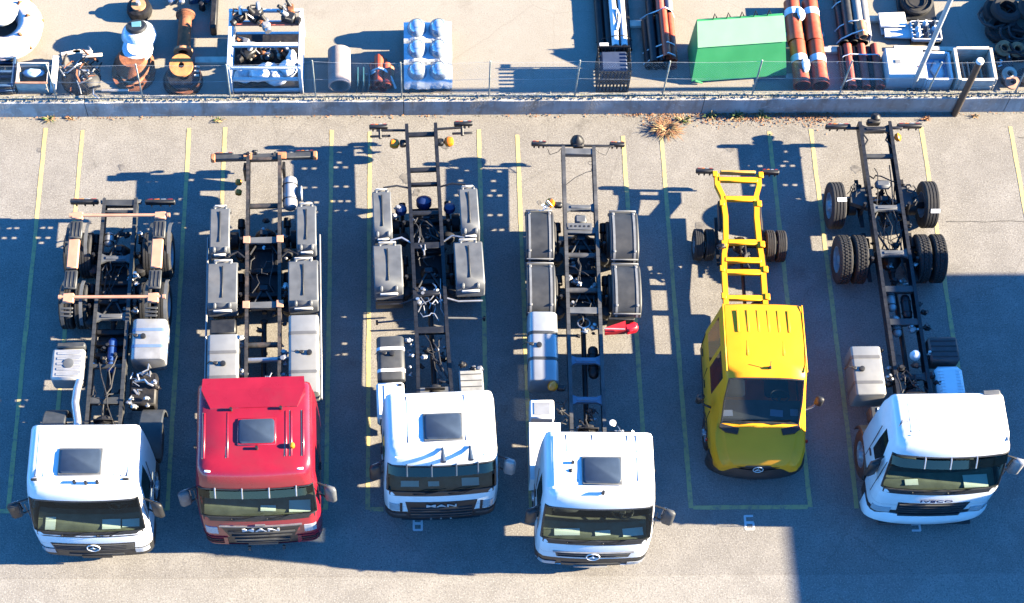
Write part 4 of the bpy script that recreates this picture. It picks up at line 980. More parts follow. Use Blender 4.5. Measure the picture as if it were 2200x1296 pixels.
def vsec(y, zl, zb, zt, wl_, wb, wt, tag_):
    hood = tag_ in ('hood',) ; e = zt - zb
    P = [(0, zl), (wl_ * .92, zl), (wl_, zl + .06), (wb + .005, zb - .12), (wb, zb)]
    P += [(wb + (wt - wb) * .10 if not hood else wb - .02, zb + e * .12), (wb + (wt - wb) * .62 if not hood else wb - .06, zb + e * .78), (wt + .06, zt - min(.09, e * .25)), (wt, zt - min(.02, e * .07)), (wt * .62, zt + .012), (wt * .3, zt + .02), (0, zt + .022)]
    return [(x, y, z) for x, z in P] + [(-x, y, z) for x, z in P[-2:0:-1]]
rings = [vsec(*q) for q in SEC]; N = len(rings[0]); H = 12; grp = {}
for i in range(len(SEC) - 1):
    for j in range(N):
        k = j if j < H - 1 else N - 1 - j; t = SEC[i][7]; key = 'body_shell'
        if t == 'ws' and k >= 8: key = 'windscreen'
        if k == 5 and t in ('front', 'rear') and i != 6: key = 'side_window' + ('_' if j >= H - 1 else '') + ('r' if t == 'rear' else '')
        if t == 'hood' and k >= 8: key = 'bonnet'
        grp.setdefault(key, MB()).add((rings[i][j], rings[i][(j + 1) % N], rings[i + 1][(j + 1) % N], rings[i + 1][j]), [(0, 1, 2, 3)])
grp['body_shell'].add(rings[0], [tuple(range(N))]); grp['body_shell'].add(rings[-1], [tuple(range(N))])
V = {}
for k, g in grp.items():
    m = m_yellow if k in ('body_shell', 'bonnet') else (glass('van_glass', (.36, .42, .50), .9, .22) if k == 'windscreen' else glass('van_side_glass', (.22, .24, .26)))
    o = g.build(k.split('_')[0] + ('_' + k.split('_')[1] if k[0] in 'bs' and '_' in k else ''), m, T5, 40); V[k] = o
    bm = bmesh.new(); bm.from_mesh(o.data); bmesh.ops.remove_doubles(bm, verts=bm.verts, dist=.0008); bmesh.ops.recalc_face_normals(bm, faces=bm.faces); bm.to_mesh(o.data); bm.free()
    o.data.polygons.foreach_set('use_smooth', [True] * len(o.data.polygons)); o.data.set_sharp_from_angle(angle=R_(40))
lo, hi = rings[4], rings[6]; e0 = 8
loop = [lo[j] for j in range(e0, N - e0 + 1)] + [rings[5][N - e0]] + [hi[j] for j in range(N - e0, e0 - 1, -1)] + [rings[5][e0]]
MB().tube(loop + [loop[0]], .02, 6, False).build('window_seal', m_black, V['windscreen'])
mb = MB(); rs = []
for i in range(17):     # dark bumper wrapping the nose
    t = i / 8 - 1; x = 1.0 * math.sin(t * math.pi / 2); y = .34 - .40 * math.cos(t * math.pi / 2) ** .8
    rs.append([(x, y + .04, .30), (x * 1.01, y - .01, .42), (x * 1.01, y, .60), (x * .985, y + .05, .80), (x * .93, y + .22, .80), (x * .93, y + .2, .30)])
mb.loft(rs); mb.build('bumper', m_black, T5)
mb = MB(); rs = []
for i in range(11):
    x = .62 * (i / 5 - 1); y = .02 + .10 * (x / .62) ** 2; rs.append([(x, y - .03, .66), (x, y - .005, .94), (x, y + .06, .97), (x, y + .06, .66)])
mb.loft(rs); g = mb.build('grille', m_fdark, T5)
for z in (.72, .79, .86):
    mb = MB(); rs = []
    for i in range(9):
        x = .58 * (i / 4 - 1); y = -.02 + .10 * (x / .62) ** 2 + (z - .66) * .1; rs.append([(x, y - .02, z - .01), (x, y - .02, z + .01), (x, y + .02, z + .01), (x, y + .02, z - .01)])
    mb.loft(rs); mb.build('grille_slat', m_black, g)
class _F:
    def fy(s, x, z): return .03
star(T5, _F(), .0, .83, .10)
for s_ in (-1, 1):
    mb = MB(); mb.loft([[(s_ * .64, .10, .90), (s_ * .66, .14, 1.02), (s_ * .68, .22, 1.05), (s_ * .64, .22, .9)], [(s_ * .78, .14, .88), (s_ * .80, .22, 1.04), (s_ * .80, .3, 1.06), (s_ * .78, .25, .88)], [(s_ * .90, .28, .90), (s_ * .90, .40, 1.05), (s_ * .88, .44, 1.06), (s_ * .86, .4, .9)]]); mb.build('headlight', m_lamp, T5)
    mb = MB(); mb.prism([(s_ * .42, .70), (s_ * .70, .76), (s_ * .80, .80), (s_ * .82, .70), (s_ * .70, .60), (s_ * .46, .56)], 2, 1.28, 1.335); mb.build('bonnet_vent', m_black, T5)
    MB().box((s_ * 1.0, 1.9, .80), (.02, .18, .04), .008).build('door_handle', m_black, T5); MB().box((s_ * 1.0, 2.62, .80), (.02, .18, .04), .008).build('door_handle', m_black, T5)
    for y in (1.10, 2.07, 2.86): MB().box((s_ * .987, y, .90), (.014, .012, .62)).build('door_gap', m_black, T5)
    MB().box((s_ * .985, 1.9, .56), (.03, 1.9, .10), .012).build('side_moulding', m_black, T5)
    MB().tube([(s_ * .94, 1.16, 1.24), (s_ * 1.10, 1.20, 1.30), (s_ * 1.18, 1.24, 1.38)], .025, 7).build('mirror_arm', m_black if s_ < 0 else m_alu, T5)
    MB().box((s_ * 1.21, 1.25, 1.48), (.17, .12, .30), .04, (0, 0, -s_ * .3)).build('mirror_housing', m_black, T5, 50)
    wheel(T5, s_ * .86, .98, .37, .24, style='flat')
    MB().strip(arch(.98, .44, 10, 170, 12, .37), min(s_ * .80, s_ * 1.005), max(s_ * .80, s_ * 1.005), .02).build('wheel_arch', m_black, T5)
    MB().lathe([(.03, 0), (.04, .03), (.02, .05)], (s_ * 1.0, .62, .86), (s_, 0, 0), 10).build('side_repeater', m_redlens, T5)
for k in range(6):
    x = -.52 + k * .205; MB().box((x, 2.55, 2.474), (.045, .50, .016), .008).build('roof_rib', m_yellow, T5)
for x in (-.36, .36): MB().box((x, 1.95, 2.472), (.04, .34, .014), .007).build('roof_rib', m_yellow, T5)
for s_ in (-1, 1): MB().box((s_ * .80, 2.2, 2.43), (.035, 1.5, .03), .012).build('roof_gutter', m_yellow, T5)
mb = MB(); mb.lathe([(.035, 0), (.03, .04), (.01, .06)], (.06, 1.52, 2.46), (0, 0, 1), 9); mb.tube([(.06, 1.52, 2.5), (.06, 1.60, 2.62)], .007, 5); mb.build('roof_aerial', m_black, T5)
mb = MB(); mb.loft([[(x, y, z) for y, z in ((.86, 1.05), (.88, 1.36), (1.05, 1.40), (1.30, 1.36), (1.34, 1.05))] for x in (-.86, -.4, 0, .4, .86)]); mb.build('dashboard', m_dash, T5)
for x in (-.45, .45):
    for y in (1.75, 2.55): 
        mb = MB(); mb.box((x, y, 1.02), (.5, .45, .16), .05); mb.box((x, y + .24, 1.35), (.48, .15, .62), .06, (-.15, 0, 0)); mb.box((x, y + .30, 1.76), (.26, .1, .2), .04); mb.build('seat', m_seat, T5, 50)
cw = Vector((.42, 1.36, 1.46)); ax = Vector((0, .5, 1)).normalized(); mb = MB(); mb.ring(cw, ax, .19, .016, 20, 6); mb.box(tuple(cw), (.34, .05, .03), .01); mb.cyl(cw - ax * .2, cw, .03); mb.build('steering_wheel', m_black, T5)
for x, y, a, b in ((-.66, .98, .22, .13), (.34, 1.0, .26, .14), (.70, 1.02, .16, .14)): MB().box((x, y, 1.405), (a, b, .006), 0, (.15, 0, jit(.1))).build('paper', m_paper, T5)
for x0, x1 in ((-.6, 0), (.05, .62)): MB().tube([(x0, .79, 1.37), ((x0 + x1) / 2, .76, 1.40), (x1, .80, 1.42)], .012, 6).build('wiper', m_black, T5)
# ladder frame, kicked up and narrowed over the axle
MY = m_yellow
path = [(2.9, .42, .72), (4.62, .42, .74), (5.02, .40, .76), (5.25, .36, .84), (5.9, .34, .86), (6.20, .36, .86), (6.42, .36, .84), (6.75, .46, .78), (7.02, .46, .78)]
for s_ in (-1, 1):
    MB().loft([[(s_ * x - .055, y, z - .15), (s_ * x - .055, y, z), (s_ * x + .055, y, z), (s_ * x + .055, y, z - .15)] for y, x, z in path]).build('frame_rail', MY, T5, 30)
    for y, x, z in ((4.0, .42, .75), (4.66, .42, .76), (6.22, .36, .88), (5.22, .37, .86), (7.0, .46, .80)):
        MB().box((s_ * (x + .045), y, z - .02), (.11, .15, .06), .012).build('mounting_bracket', MY, T5)
for y, x, z in ((3.98, .40, .73), (4.60, .40, .74), (4.88, .40, .76), (5.28, .33, .84), (6.36, .34, .85), (6.88, .44, .79)):
    mb = MB(); mb.box((0, y, z - .045), (2 * x, .13, .10), .02); mb.build('crossmember', MY, T5)
MB().box((0, 7.06, .76), (.78, .06, .14), .015).build('rear_beam', M('ochre_steel', (.45, .26, .05), .5), T5)
for s_ in (-1, 1):
    tail_lamp(T5, s_ * .72, 7.10, .74, .40, .13)
    for x in (.90, .66): wheel(T5, s_ * x, 5.45, .35, .20, mat=m_alu)
    mb = MB()
    for k in range(3): mb.box((s_ * .50, 5.45, .50 - k * .02), (.07, 1.2 - k * .2, .016))
    mb.box((s_ * .5, 5.45, .47), (.1, .14, .12), .02); mb.build('leaf_spring', m_grime, T5)
    MB().box((s_ * .44, 6.0, .66), (.06, .7, .16), .01).build('cable_tray', m_hose, T5)
mb = MB(); mb.cyl((-.8, 5.45, .35), (.8, 5.45, .35), .055); mb.lathe([(.05, -.2), (.16, -.1), (.18, .02), (.1, .16)], (.02, 5.45, .36), (0, 1, 0), 14); mb.build('axle', m_grime, T5)
MB().cyl((.02, 2.9, .52), (.02, 5.3, .42), .04, n=10).build('propeller_shaft', m_grime, T5)
MB().box((.25, 3.6, .5), (.26, .7, .26), .05).build('fuel_tank', m_grime, T5)
fittings(T5, -.25, .25, 4.7, 5.5, .62, 9, rnd, (m_steel, m_grime, m_hose)); hose_bundle(T5, -.3, .3, 4.6, 5.6, .65, 5, rnd)
fittings(T5, -.55, -.45, 5.1, 5.4, .8, 4, rnd, (m_steel, m_hose))

# ------------------------------------------------------------------ lorry: white cab at right, no mudguards over its rear wheels
T6 = thing('chassis_lorry', 'white ribbed roof cab lorry chassis with uncovered rear tyres, rightmost', 'truck', (8.08, -10.05, 0), .3, 'chassis cab lorries parked in a row')
LV = levels(1.22, 1.66, 1.72, 2.72, 3.10, .02, .30, 1.10)
c = Cab(T6, LV, m_white, bow=.10, ywin=1.05)
c.interior(1.66, papers=((.72, .48, .26), (-.55, .26, .12)))
c.wipers(1.68); c.doors(1.1, 2.6, 1.55, m_white)
o = grille(c, .72, .62, 1.20, 5, m_black, .10)
badge(T6, c, 'IVECO', 0, 1.37, .16, M('navy_letter', (.02, .035, .10), .4), 1.45)
mb = MB(); rs = []
for i in range(21):     # deep white bumper apron
    t = i / 10 - 1; x = 1.27 * math.sin(t * math.pi / 2); y = .42 - .50 * math.cos(t * math.pi / 2) ** .55
    rs.append([(x * .96, y + .06, .26), (x, y, .34), (x, y, .56), (x * .97, y + .07, .66), (x * .9, y + .22, .66), (x * .9, y + .22, .26)])
mb.loft(rs); bp_ = mb.build('bumper_apron', m_white, T6)
mb = MB(); mb.box((0, .0, .29), (1.9, .12, .06), .02); mb.build('bumper_lip', m_black, bp_)
c.front('lower_grille', m_black, -.62, .62, .60, .74, .045, .03, 8)
for s_ in (-1, 1):
    a, b = sorted((s_ * .80, s_ * 1.16)); c.front('headlight', m_lamp, a, b, .72, .92, .012, .03, 6)
c.visor(2.52, 2.68, m_vglass, (-.5, 0, .5), .12, m_steel)
roof_ribs(c, (-.80, -.64, -.40, -.14, .14, .42, .62, .76), .80, 1.46, 3.085, m_white)
MB().box((0, .74, 3.085), (1.7, .03, .025), .01).build('roof_step', m_white, T6)
MB().box((.86, 1.62, 3.06), (.34, .12, .07), .02).build('air_intake', m_fgrey, T6)
MB().box((1.04, 1.1, 3.02), (.05, .95, .05), .02).build('roof_rail', m_alu, T6)
mirror(T6, 1, 1.16, .52, 2.05, .28, m_alu); mirror(T6, -1, -1.18, .52, 2.05, .18)
front_axle(T6, 1.4, 1.04)
for s_ in (-1, 1):
    MB().strip(arch(1.4, .60, 0, 175, 14, .5), min(s_ * .86, s_ * 1.22), max(s_ * .86, s_ * 1.22), .02, .05).build('mudguard', m_black, T6)
MB().box((-.82, 2.12, .85), (.34, .30, .36), .04).build('air_filter_box', m_fdark, T6); MB().box((-.78, 2.16, 1.04), (.12, .10, .02), .005).build('label_plate', m_paper, T6)
chassis(T6, 1.4, 9.20, [(9.02, 'horn', m_frame), (8.35, 'tube', m_fdark), (7.0, 'horn', m_fgrey), (5.88, 'horn', m_fgrey), (5.0, 'plate', m_fdark), (4.22, 'plate', m_fdark), (2.95, 'horn', m_fdark)], xr=.37)
drive_axle(T6, 7.30, bags=False); drive_axle(T6, 5.95, vrod=-1, bags=False)
for s_ in (-1, 1):
    wheel(T6, s_ * 1.02, 7.30, .52, .31, style='flat')
    for x in (1.02, .68): wheel(T6, s_ * x, 5.95, .52, .28, block=True)
    tail_lamp(T6, s_ * .80, 9.16, .82, .56, .13)
    MB().box((s_ * .5, 9.1, .84), (.26, .06, .06), .01).build('lamp_arm', m_frame, T6)
    MB().prism([(s_ * .38, 7.05), (s_ * .75, 7.2), (s_ * .72, 7.45), (s_ * .38, 7.6)], 2, .70, .84).build('axle_bracket', m_fdark, T6)
for x, y in ((-.98, 7.15), (1.06, 6.86)):
    a = R_(90 + (y - 7.3) / .52 * 57); MB().box((x, 7.3 + .525 * math.sin((y - 7.3) / .56), .52 + .525 * math.cos((y - 7.3) / .56)), (.20, .09, .006), 0, (-(y - 7.3) / .56, 0, 0)).build('tyre_label', m_paper, T6)
MB().box((0, 7.62, .86), (.34, .2, .16), .05).build('pump_housing', m_fgrey, T6)
mb = MB(); mb.box((0, 9.25, .84), (.3, .12, .18), .03); mb.lathe([(.1, 0), (.11, .08), (.05, .14)], (.05, 9.34, .84), (0, .3, 1), 12); mb.build('trailer_coupling', m_grime, T6)
MB().lathe([(.02, 0), (.09, .05), (.1, .12), (.03, .16)], (.42, 8.85, .80), (.8, 0, .5), 11).build('amber_lamp', m_amber, T6)
for s_ in (-1, 1): MB().tube([(s_ * .30, 8.95, .9), (s_ * .2, 8.75, .9), (s_ * .36, 8.5, .9)], .02, 6).build('frame_gusset', m_frame, T6)
for x, y0, y1, m in ((-.16, 4.55, 5.05, m_alu), (-.12, 3.95, 4.45, m_alu), (.15, 4.35, 4.95, m_frame)): air_tank(T6, (x, y0, .76), (x, y1, .76), .10, m)
o = fuel_tank(T6, -1.24, -.60, 2.50, 3.62, .40, 1.06, M('pale_alloy', (.26, .26, .25), .45, metal=.35), (3.36, 2.78), (-1.05, 3.08), M('pale_strap', (.13, .13, .13), .45), .06)
o = MB().box((.74, 3.56, .78), (.62, .56, .44), .04).build('battery_box', m_fdark, T6)
for k in range(4): MB().box((.74, 3.38 + k * .12, 1.005), (.54, .03, .014), .004).build('rib', m_black, o)
o = MB().box((.78, 2.82, .76), (.58, .74, .46), .09).build('white_tank', m_paper, T6)
for k in range(8):
    for s_ in (-1, 1): MB().box((.78 + s_ * .19, 2.56 + k * .07, .995), (.13, .018, .012), .004).build('rib', m_paper, o)
MB().lathe([(.10, 0), (.11, .05), (.09, .13), (.03, .17)], (.12, 3.42, .92), (0, 0, 1), 14).build('white_filter', m_paper, T6)
driveline(T6, 2.8, 5.6, yeng=2.1)
hose_bundle(T6, -.3, .3, 2.1, 3.2, .92, 9, rnd); hose_bundle(T6, -.32, .32, 5.2, 8.2, .78, 10, rnd); hose_bundle(T6, -.75, -.5, 7.2, 7.8, .85, 4, rnd); hose_bundle(T6, .5, .8, 7.0, 7.6, .85, 4, rnd)
fittings(T6, -.34, .34, 2.2, 3.3, .9, 9, rnd); fittings(T6, -.32, .32, 5.2, 7.6, .74, 14, rnd, (m_steel, m_grime, m_grime)); fittings(T6, .42, .56, 2.3, 3.9, .92, 8, rnd, (m_grime, m_steel)); fittings(T6, -.55, -.42, 2.4, 3.7, .92, 7, rnd, (m_steel, m_grime)); fittings(T6, .4, .52, 4, 7, .88, 6, rnd); fittings(T6, .1, .3, 4.0, 4.2, .95, 3, rnd, (m_steel, m_alu))
# ------------------------------------------------------------------ storage yard behind the wall
m_orange = M('orange_pipe_plastic', (.36, .055, .02), .45, var=.15, scale=5, dirt=(.42, .16, .09), dirt_amt=.4)
m_redp = M('red_brown_pipe', (.36, .07, .045), .55, var=.2, scale=5)
m_rusty = M('rusty_iron', (.22, .075, .03), .8, var=.5, scale=7, bump=.4, dirt=(.06, .03, .02), dirt_amt=.7)
m_rustl = M('pale_rust', (.42, .20, .10), .8, var=.35, scale=7, dirt=(.20, .08, .04), dirt_amt=.6)
m_wrap = M('clear_plastic_wrap', (.62, .66, .70), .16, var=.15, scale=9, bump=.6, bscale=14, coat=.6)
m_wrapw = M('white_plastic_sack', (.78, .79, .82), .3, var=.08, scale=7, bump=.7, bscale=10, coat=.3)
m_strap = M('white_band', (.75, .75, .74), .5)
m_wood = M('weathered_wood', (.42, .33, .24), .8, var=.3, scale=8, bump=.3)
m_woodp = M('pale_timber', (.60, .52, .42), .8, var=.2, scale=7)
m_green = M('green_tank_paint', (.03, .24, .085), .5, var=.08, scale=2, dirt=(.06, .26, .12), dirt_amt=.3)
m_greenl = M('pale_green_lid', (.18, .38, .21), .5, var=.05, scale=2)
m_cpipe = M('concrete_pipe', (.30, .245, .22), .85, var=.15, scale=6, bump=.3)
m_greyp = M('grey_pipe', (.20, .20, .20), .6, var=.2, scale=5)
m_whitep = M('white_frame_paint', (.70, .70, .70), .5, var=.08, dirt=(.40, .36, .32), dirt_amt=.3)
def pipe(name, a, b, r, mat, parent, wall=.12, n=18):
    """hollow pipe"""
    a, b = Vector(a), Vector(b); L = (b - a).length; ri = r * (1 - wall)
    return MB().lathe([(ri, 0), (r, 0), (r, L), (ri, L), (ri, 0)], a, b - a, n, False).build(name, mat, parent)
def band(parent, pts, r=.012, m=None): return MB().tube(pts, r, 5).build('band', m or m_strap, parent)
def flange(mb, o, axis, R, r, h, bolts=10):
    o = Vector(o); a, u, w = frame(axis); mb.lathe([(r, 0), (R, 0), (R, h), (r, h), (r, 0)], o, axis, 24, False)
    return [(o + (u * math.cos(t) + w * math.sin(t)) * (R + r) / 2 + a * h) for t in [2 * math.pi * k / bolts for k in range(bolts)]]
Z = YZ
def lump(mb, c, s, seed, n=10, k=7):
    """crumpled sack shape"""
    q = random.Random(seed); rings = []
    for i in range(k):
        t = math.pi * (i + .5) / k; rings.append([(c[0] + s[0] * math.sin(t) * math.cos(p) * q.uniform(.75, 1.2), c[1] + s[1] * math.sin(t) * math.sin(p) * q.uniform(.75, 1.2), c[2] - s[2] * math.cos(t) * q.uniform(.85, 1.15)) for p in [2 * math.pi * j / n for j in range(n)]])
    return mb.loft(rings)

# far left: wrapped ring with grey disc
t = thing('wrapped_ring', 'large pink plastic wrapped ring with grey disc, top left corner', 'wrapped part', (-11.75, 2.0, Z))
MB().ring((0, 0, .30), (0, 0, 1), .62, .30, 28, 10).build('ring', M('pink_wrap', (.74, .60, .56), .3, var=.15, scale=6, bump=.5, bscale=12, coat=.5), t)
MB().lathe([(.40, 0), (.42, .08), (.40, .12), (.05, .14)], (-.05, .3, .48), (0, 0, 1), 24).build('disc', M('grey_disc', (.42, .46, .48), .5), t)
for a in (.2, .9, 1.7, -.7): MB().tube([(math.cos(a) * .34, math.sin(a) * .34, .3), (math.cos(a) * .62, math.sin(a) * .62, .63), (math.cos(a) * .93, math.sin(a) * .93, .3)], .035, 6).build('red_clip', m_rusty, t)
# open crate, stack of black frames beside it
def open_crate(name, label, loc, sx, sy, sz, mat, th=.03, slats=2, grp=None):
    t = thing(name, label, 'crate', loc, 0, grp)
    for s_ in (-1, 1):
        for k in range(slats):
            h = sz / slats; MB().box((s_ * sx / 2, 0, h * (k + .5)), (th, sy, h - .012), .004).build('plank', mat, t); MB().box((0, s_ * sy / 2, h * (k + .5)), (sx - th * 1.1, th, h - .012), .004).build('plank', mat, t)
    MB().box((0, 0, .015), (sx - th * 1.2, sy - th * 1.2, .02)).build('floor_board', m_grime, t)
    return t
open_crate('open_crate', 'open wooden crate with red rim and blue lining at far left', (-10.94, .66, Z), .70, .56, .42, m_woodp)
o = MB(); lump(o, (-10.95, .74, Z + .30), (.26, .12, .08), 3); tag(o.build('blue_sheet', M('pale_blue_sheet', (.42, .60, .72), .4, bump=.5, bscale=9)), 'pale blue plastic sheet lying in open wooden crate', 'sheet')
tag(MB().box((-10.94, .382, Z + .435), (.74, .05, .03), .006).build('red_batten', m_rustl), 'rusty red batten along the front rim of open crate', 'batten')
t = thing('metal_frames', 'stack of dark blue metal frames at the left edge', 'frame stack', (-11.75, .75, Z))
for k in range(4):
    mb = MB()
    for s_ in (-1, 1): mb.box((s_ * .36, 0, .05 + k * .1), (.06, .8, .06), .01); mb.box((0, s_ * .38, .05 + k * .1), (.66, .06, .06), .01)
    mb.box((0, 0, .05 + k * .1), (.66, .06, .05), .01); mb.build('frame', M('navy_steel', (.03, .07, .14), .5) if k % 2 else m_grime, t)
tag(MB().box((-10.48, .75, Z + .22), (.14, .75, .44), .01, (0, .2, 0)).build('leaning_board', m_whitep), 'narrow white board leaning beside the open crate', 'board')
# scrap
t = thing('scrap_heap', 'tangled heap of silvery scrap pipes behind the wall', 'scrap heap', (-9.9, .75, Z)); q = random.Random(2)
MB().lathe([(.46, 0), (.40, .1), (.22, .2), (.02, .24)], (0, 0, 0), (0, 0, 1), 14).build('base_heap', m_grime, t)
for k in range(40):
    a = Vector((q.uniform(-.4, .4), q.uniform(-.45, .5), q.uniform(.03, .35))); d = Vector((q.uniform(-.28, .28), q.uniform(-.35, .35), q.uniform(-.12, .12))); b = a + d; mid = (a + b) / 2 + Vector((q.uniform(-.1, .1), q.uniform(-.1, .1), .06))
    MB().tube([a, mid, b], q.uniform(.012, .03), 7).build('scrap_pipe', q.choice((m_steel, m_alu, m_grime, m_rusty, m_grime)), t)
for k, (x, y) in enumerate(((.28, .42), (.05, .52), (-.22, .5))): MB().box((x, y, .36), (.45, .09, .03), .006, (0, 0, q.uniform(-.3, .3))).build('offcut', m_woodp, t)
tag(MB().box((-9.1, .42, Z + .03), (.62, .07, .06), .008).build('short_plank', m_woodp), 'short pale plank lying between scrap heap and wall', 'plank')
# valve column
t = thing('wrapped_valve', 'rusty gate valve with plastic wrapped domed bonnet', 'valve', (-8.64, 1.4, Z))
mb = MB(); pts = flange(mb, (-.05, -.50, .06), (0, -.35, 1), .50, .26, .10); o = mb.build('flange', m_rusty, t)
MB().lathe([(.26, .0), (.30, .05), (.31, .10), (.26, .11)], (-.05, -.52, .10), (0, -.35, 1), 24, False).build('raised_face', m_rustl, o)
for p in pts: MB().cyl(p, p + Vector((0, -.02, .06)), .028, n=6).build('bolt', m_grime, o)
MB().lathe([(.46, 0), (.47, .12), (.40, .22), (.32, .34), (.30, .40)], (-.05, -.30, .02), (0, 0, 1), 20).build('body', m_rusty, t)
MB().lathe([(.28, 0), (.36, .12), (.41, .3), (.36, .44), (.28, .5)], (.06, .22, .12), (0, .25, 1), 22).build('wrapped_bonnet', m_wrap, t)
MB().lathe([(.24, 0), (.25, .02), (.20, .06)], (.03, .36, .62), (0, .25, 1), 22).build('cap_ring', m_black, t); MB().box((.03, .38, .685), (.22, .18, .02), .01, (.1, 0, .1)).build('cap_plate', M('teal_plate', (.10, .25, .30), .3), t)
MB().lathe([(.36, 0), (.34, .06), (.22, .1), (.22, .14)], (.05, -.08, .40), (0, -.2, 1), 20).build('wrap_skirt', m_wrap, t)
t2 = thing('pump_motor', 'small rusty round motor at the top edge behind wrapped valve', 'motor', (-8.66, 2.62, Z))
mb = MB(); flange(mb, (0, 0, .28), (0, 0, 1), .17, .05, .06, 6); mb.build('face', m_rustl, t2); MB().lathe([(.28, 0), (.30, .1), (.27, .26), (.2, .28)], (0, 0, 0), (0, 0, 1), 20).build('housing', m_grime, t2); MB().lathe([(.06, 0), (.05, .1)], (0, 0, .34), (0, 0, 1), 12).build('shaft', m_alu, t2)
# spool and flanges
t = thing('pipe_spool', 'copper brown flanged pipe spool lying in the shade', 'pipe spool', (-7.56, 1.85, Z))
MB().lathe([(.12, 0), (.21, 0), (.21, .07), (.155, .12), (.15, .9), (.155, .95), (.21, 1.0), (.21, 1.06), (.12, 1.06)], (0, -.52, .22), (0, 1, 0), 22, False).build('barrel', m_rusty, t); mb = MB(); flange(mb, (0, -.53, .22), (0, 1, 0), .225, .12, .06); mb.build('flange', m_rustl, t); mb = MB(); flange(mb, (0, .50, .22), (0, 1, 0), .225, .12, .06); mb.build('flange', m_rusty, t)
t = thing('flange_stack', 'stack of dark iron flanges topped with an orange ring', 'flanges', (-7.55, .72, Z))
for k, (R, r, m) in enumerate(((.46, .15, m_grime), (.42, .14, m_rusty), (.38, .12, m_grime))):
    mb = MB(); flange(mb, (.02 * k, -.05, .01 + k * .09), (0, 0, 1), R, r, .07); mb.build('flange', m, t)
mb = MB(); flange(mb, (-.02, .18, .30), (0, -.25, 1), .27, .07, .09); mb.build('ring', M('orange_rust', (.50, .20, .06), .8, var=.3, scale=6), t)
for k in range(3): MB().box((.33, -.05 + k * .12, .26), (.12, .05, .06), .01).build('spacer', m_woodp, t)
tag(MB().box((-6.90, 1.22, Z + .05), (.80, .17, .10), .01).build('timber_bearer', m_woodp), 'pale timber bearer between flange stack and white rack', 'bearer', 'timber bearers')
tag(MB().box((-6.9, 2.55, Z + .16), (.14, 1.2, .32), .02).build('dark_beam', m_grime), 'dark steel beam lying beside the pipe spool', 'beam')
t = thing('wrapped_parts', 'dark machine parts under blue film beside spool at top', 'machine parts', (-7.5, 2.85, Z)); q = random.Random(8)
for k in range(9): MB().box((q.uniform(-.45, .45), q.uniform(-.2, .3), q.uniform(.1, .25)), (q.uniform(.1, .3), q.uniform(.1, .3), q.uniform(.1, .3)), .03, (q.uniform(-.3, .3), 0, q.uniform(-1, 1))).build('part', q.choice((m_grime, M('navy_steel', (.03, .07, .14), .5), m_steel)), t)
# white rack with machines and sacks
t = thing('white_rack', 'tall white steel rack loaded with machine parts', 'rack', (-5.62, 1.15, Z))
X, Y = .80, .78
for sx in (-1, 1):
    for sy in (-1, 1): MB().box((sx * X, sy * Y, .52), (.09, .09, 1.04), .012).build('post', m_whitep, t)
for z in (.10, .55, 1.0):
    for sy in (-1, 1): MB().box((0, sy * Y, z), (2 * X - .1, .07, .08), .01).build('beam', m_whitep, t)
    for sx in (-1, 1): MB().box((sx * X, 0, z), (.07, 2 * Y - .1, .08), .01).build('side_beam', m_whitep, t)
MB().box((0, -.16, 1.0), (2 * X - .1, .09, .09), .01).build('middle_beam', m_whitep, t); MB().box((0, .40, 1.03), (2 * X - .1, .10, .05), .01).build('red_beam', M('red_rail_paint', (.50, .10, .06), .6), t)
MB().box((0, 0, .14), (2 * X - .12, 2 * Y - .12, .02)).build('deck', m_grime, t); q = random.Random(4)
kinds = (m_grime, m_steel, m_rusty, m_black, m_alu, m_grime)
for k in range(16):
    x, y = q.uniform(-.65, .65), q.uniform(-.02, .9); z = .18 if y < .35 else .95
    p = thing('machine_part', '%s engine part on the %s of the white rack' % (('oily dark', 'bright steel', 'rusty brown', 'black', 'pale aluminium', 'grimy iron')[k % 6], 'top shelf' if z > .5 else 'lower deck'), 'machine part', (-5.62 + x, 1.15 + y, Z + z), q.uniform(0, 180), 'engine parts heaped on the white rack'); s_ = q.uniform(.7, 1.25)
    MB().box((0, 0, .12 * s_), (.26 * s_, .2 * s_, .22 * s_), .03).build('block', kinds[k % 6], p); MB().cyl((.05, 0, .2 * s_), (.12, .06, .36 * s_), .06 * s_, .04, 10).build('neck', kinds[(k + 1) % 6], p)
    MB().cyl((-.16 * s_, 0, .13 * s_), (-.24 * s_, 0, .13 * s_), .08 * s_, n=12).build('pulley', kinds[(k + 3) % 6], p); MB().tube([(-.1, .1, .22 * s_), (0, .16, .3 * s_), (.12, .1, .2 * s_)], .018, 6).build('pipe', kinds[(k + 2) % 6], p)
for k in range(6):
    tag(MB().lathe([(.055, 0), (.06, .02), (.06, .12), (.03, .15)], (-6.1 + k * .19, 1.22, Z + .16), (0, 0, 1), 12).build('small_tin', m_rustl if k % 2 else m_woodp), 'small pale tin in the row on the white rack', 'tin', 'tins in a row on the rack')
for k, (x, y, a, b) in enumerate(((-.50, -.52, .22, .20), (-.15, -.60, .24, .17), (.22, -.60, .25, .18), (.50, -.45, .20, .22), (.05, -.38, .26, .16), (.58, -.22, .13, .24))):
    mb = MB(); lump(mb, (-5.62 + x, 1.15 + y, Z + .34 + .14 * (k % 2)), (a, b, .20), 20 + k, 11, 8)
    tag(mb.build('white_sack', m_wrapw, ang=70), ['bulging white plastic sack, left corner of the white rack', 'white sack second from left in front of rack', 'white sack in the middle front of the rack', 'white sack at the right front of the rack', 'white sack lying on top of the others in the rack', 'slim upright white sack at the right side of rack'][k], 'sack', 'white sacks in the rack')
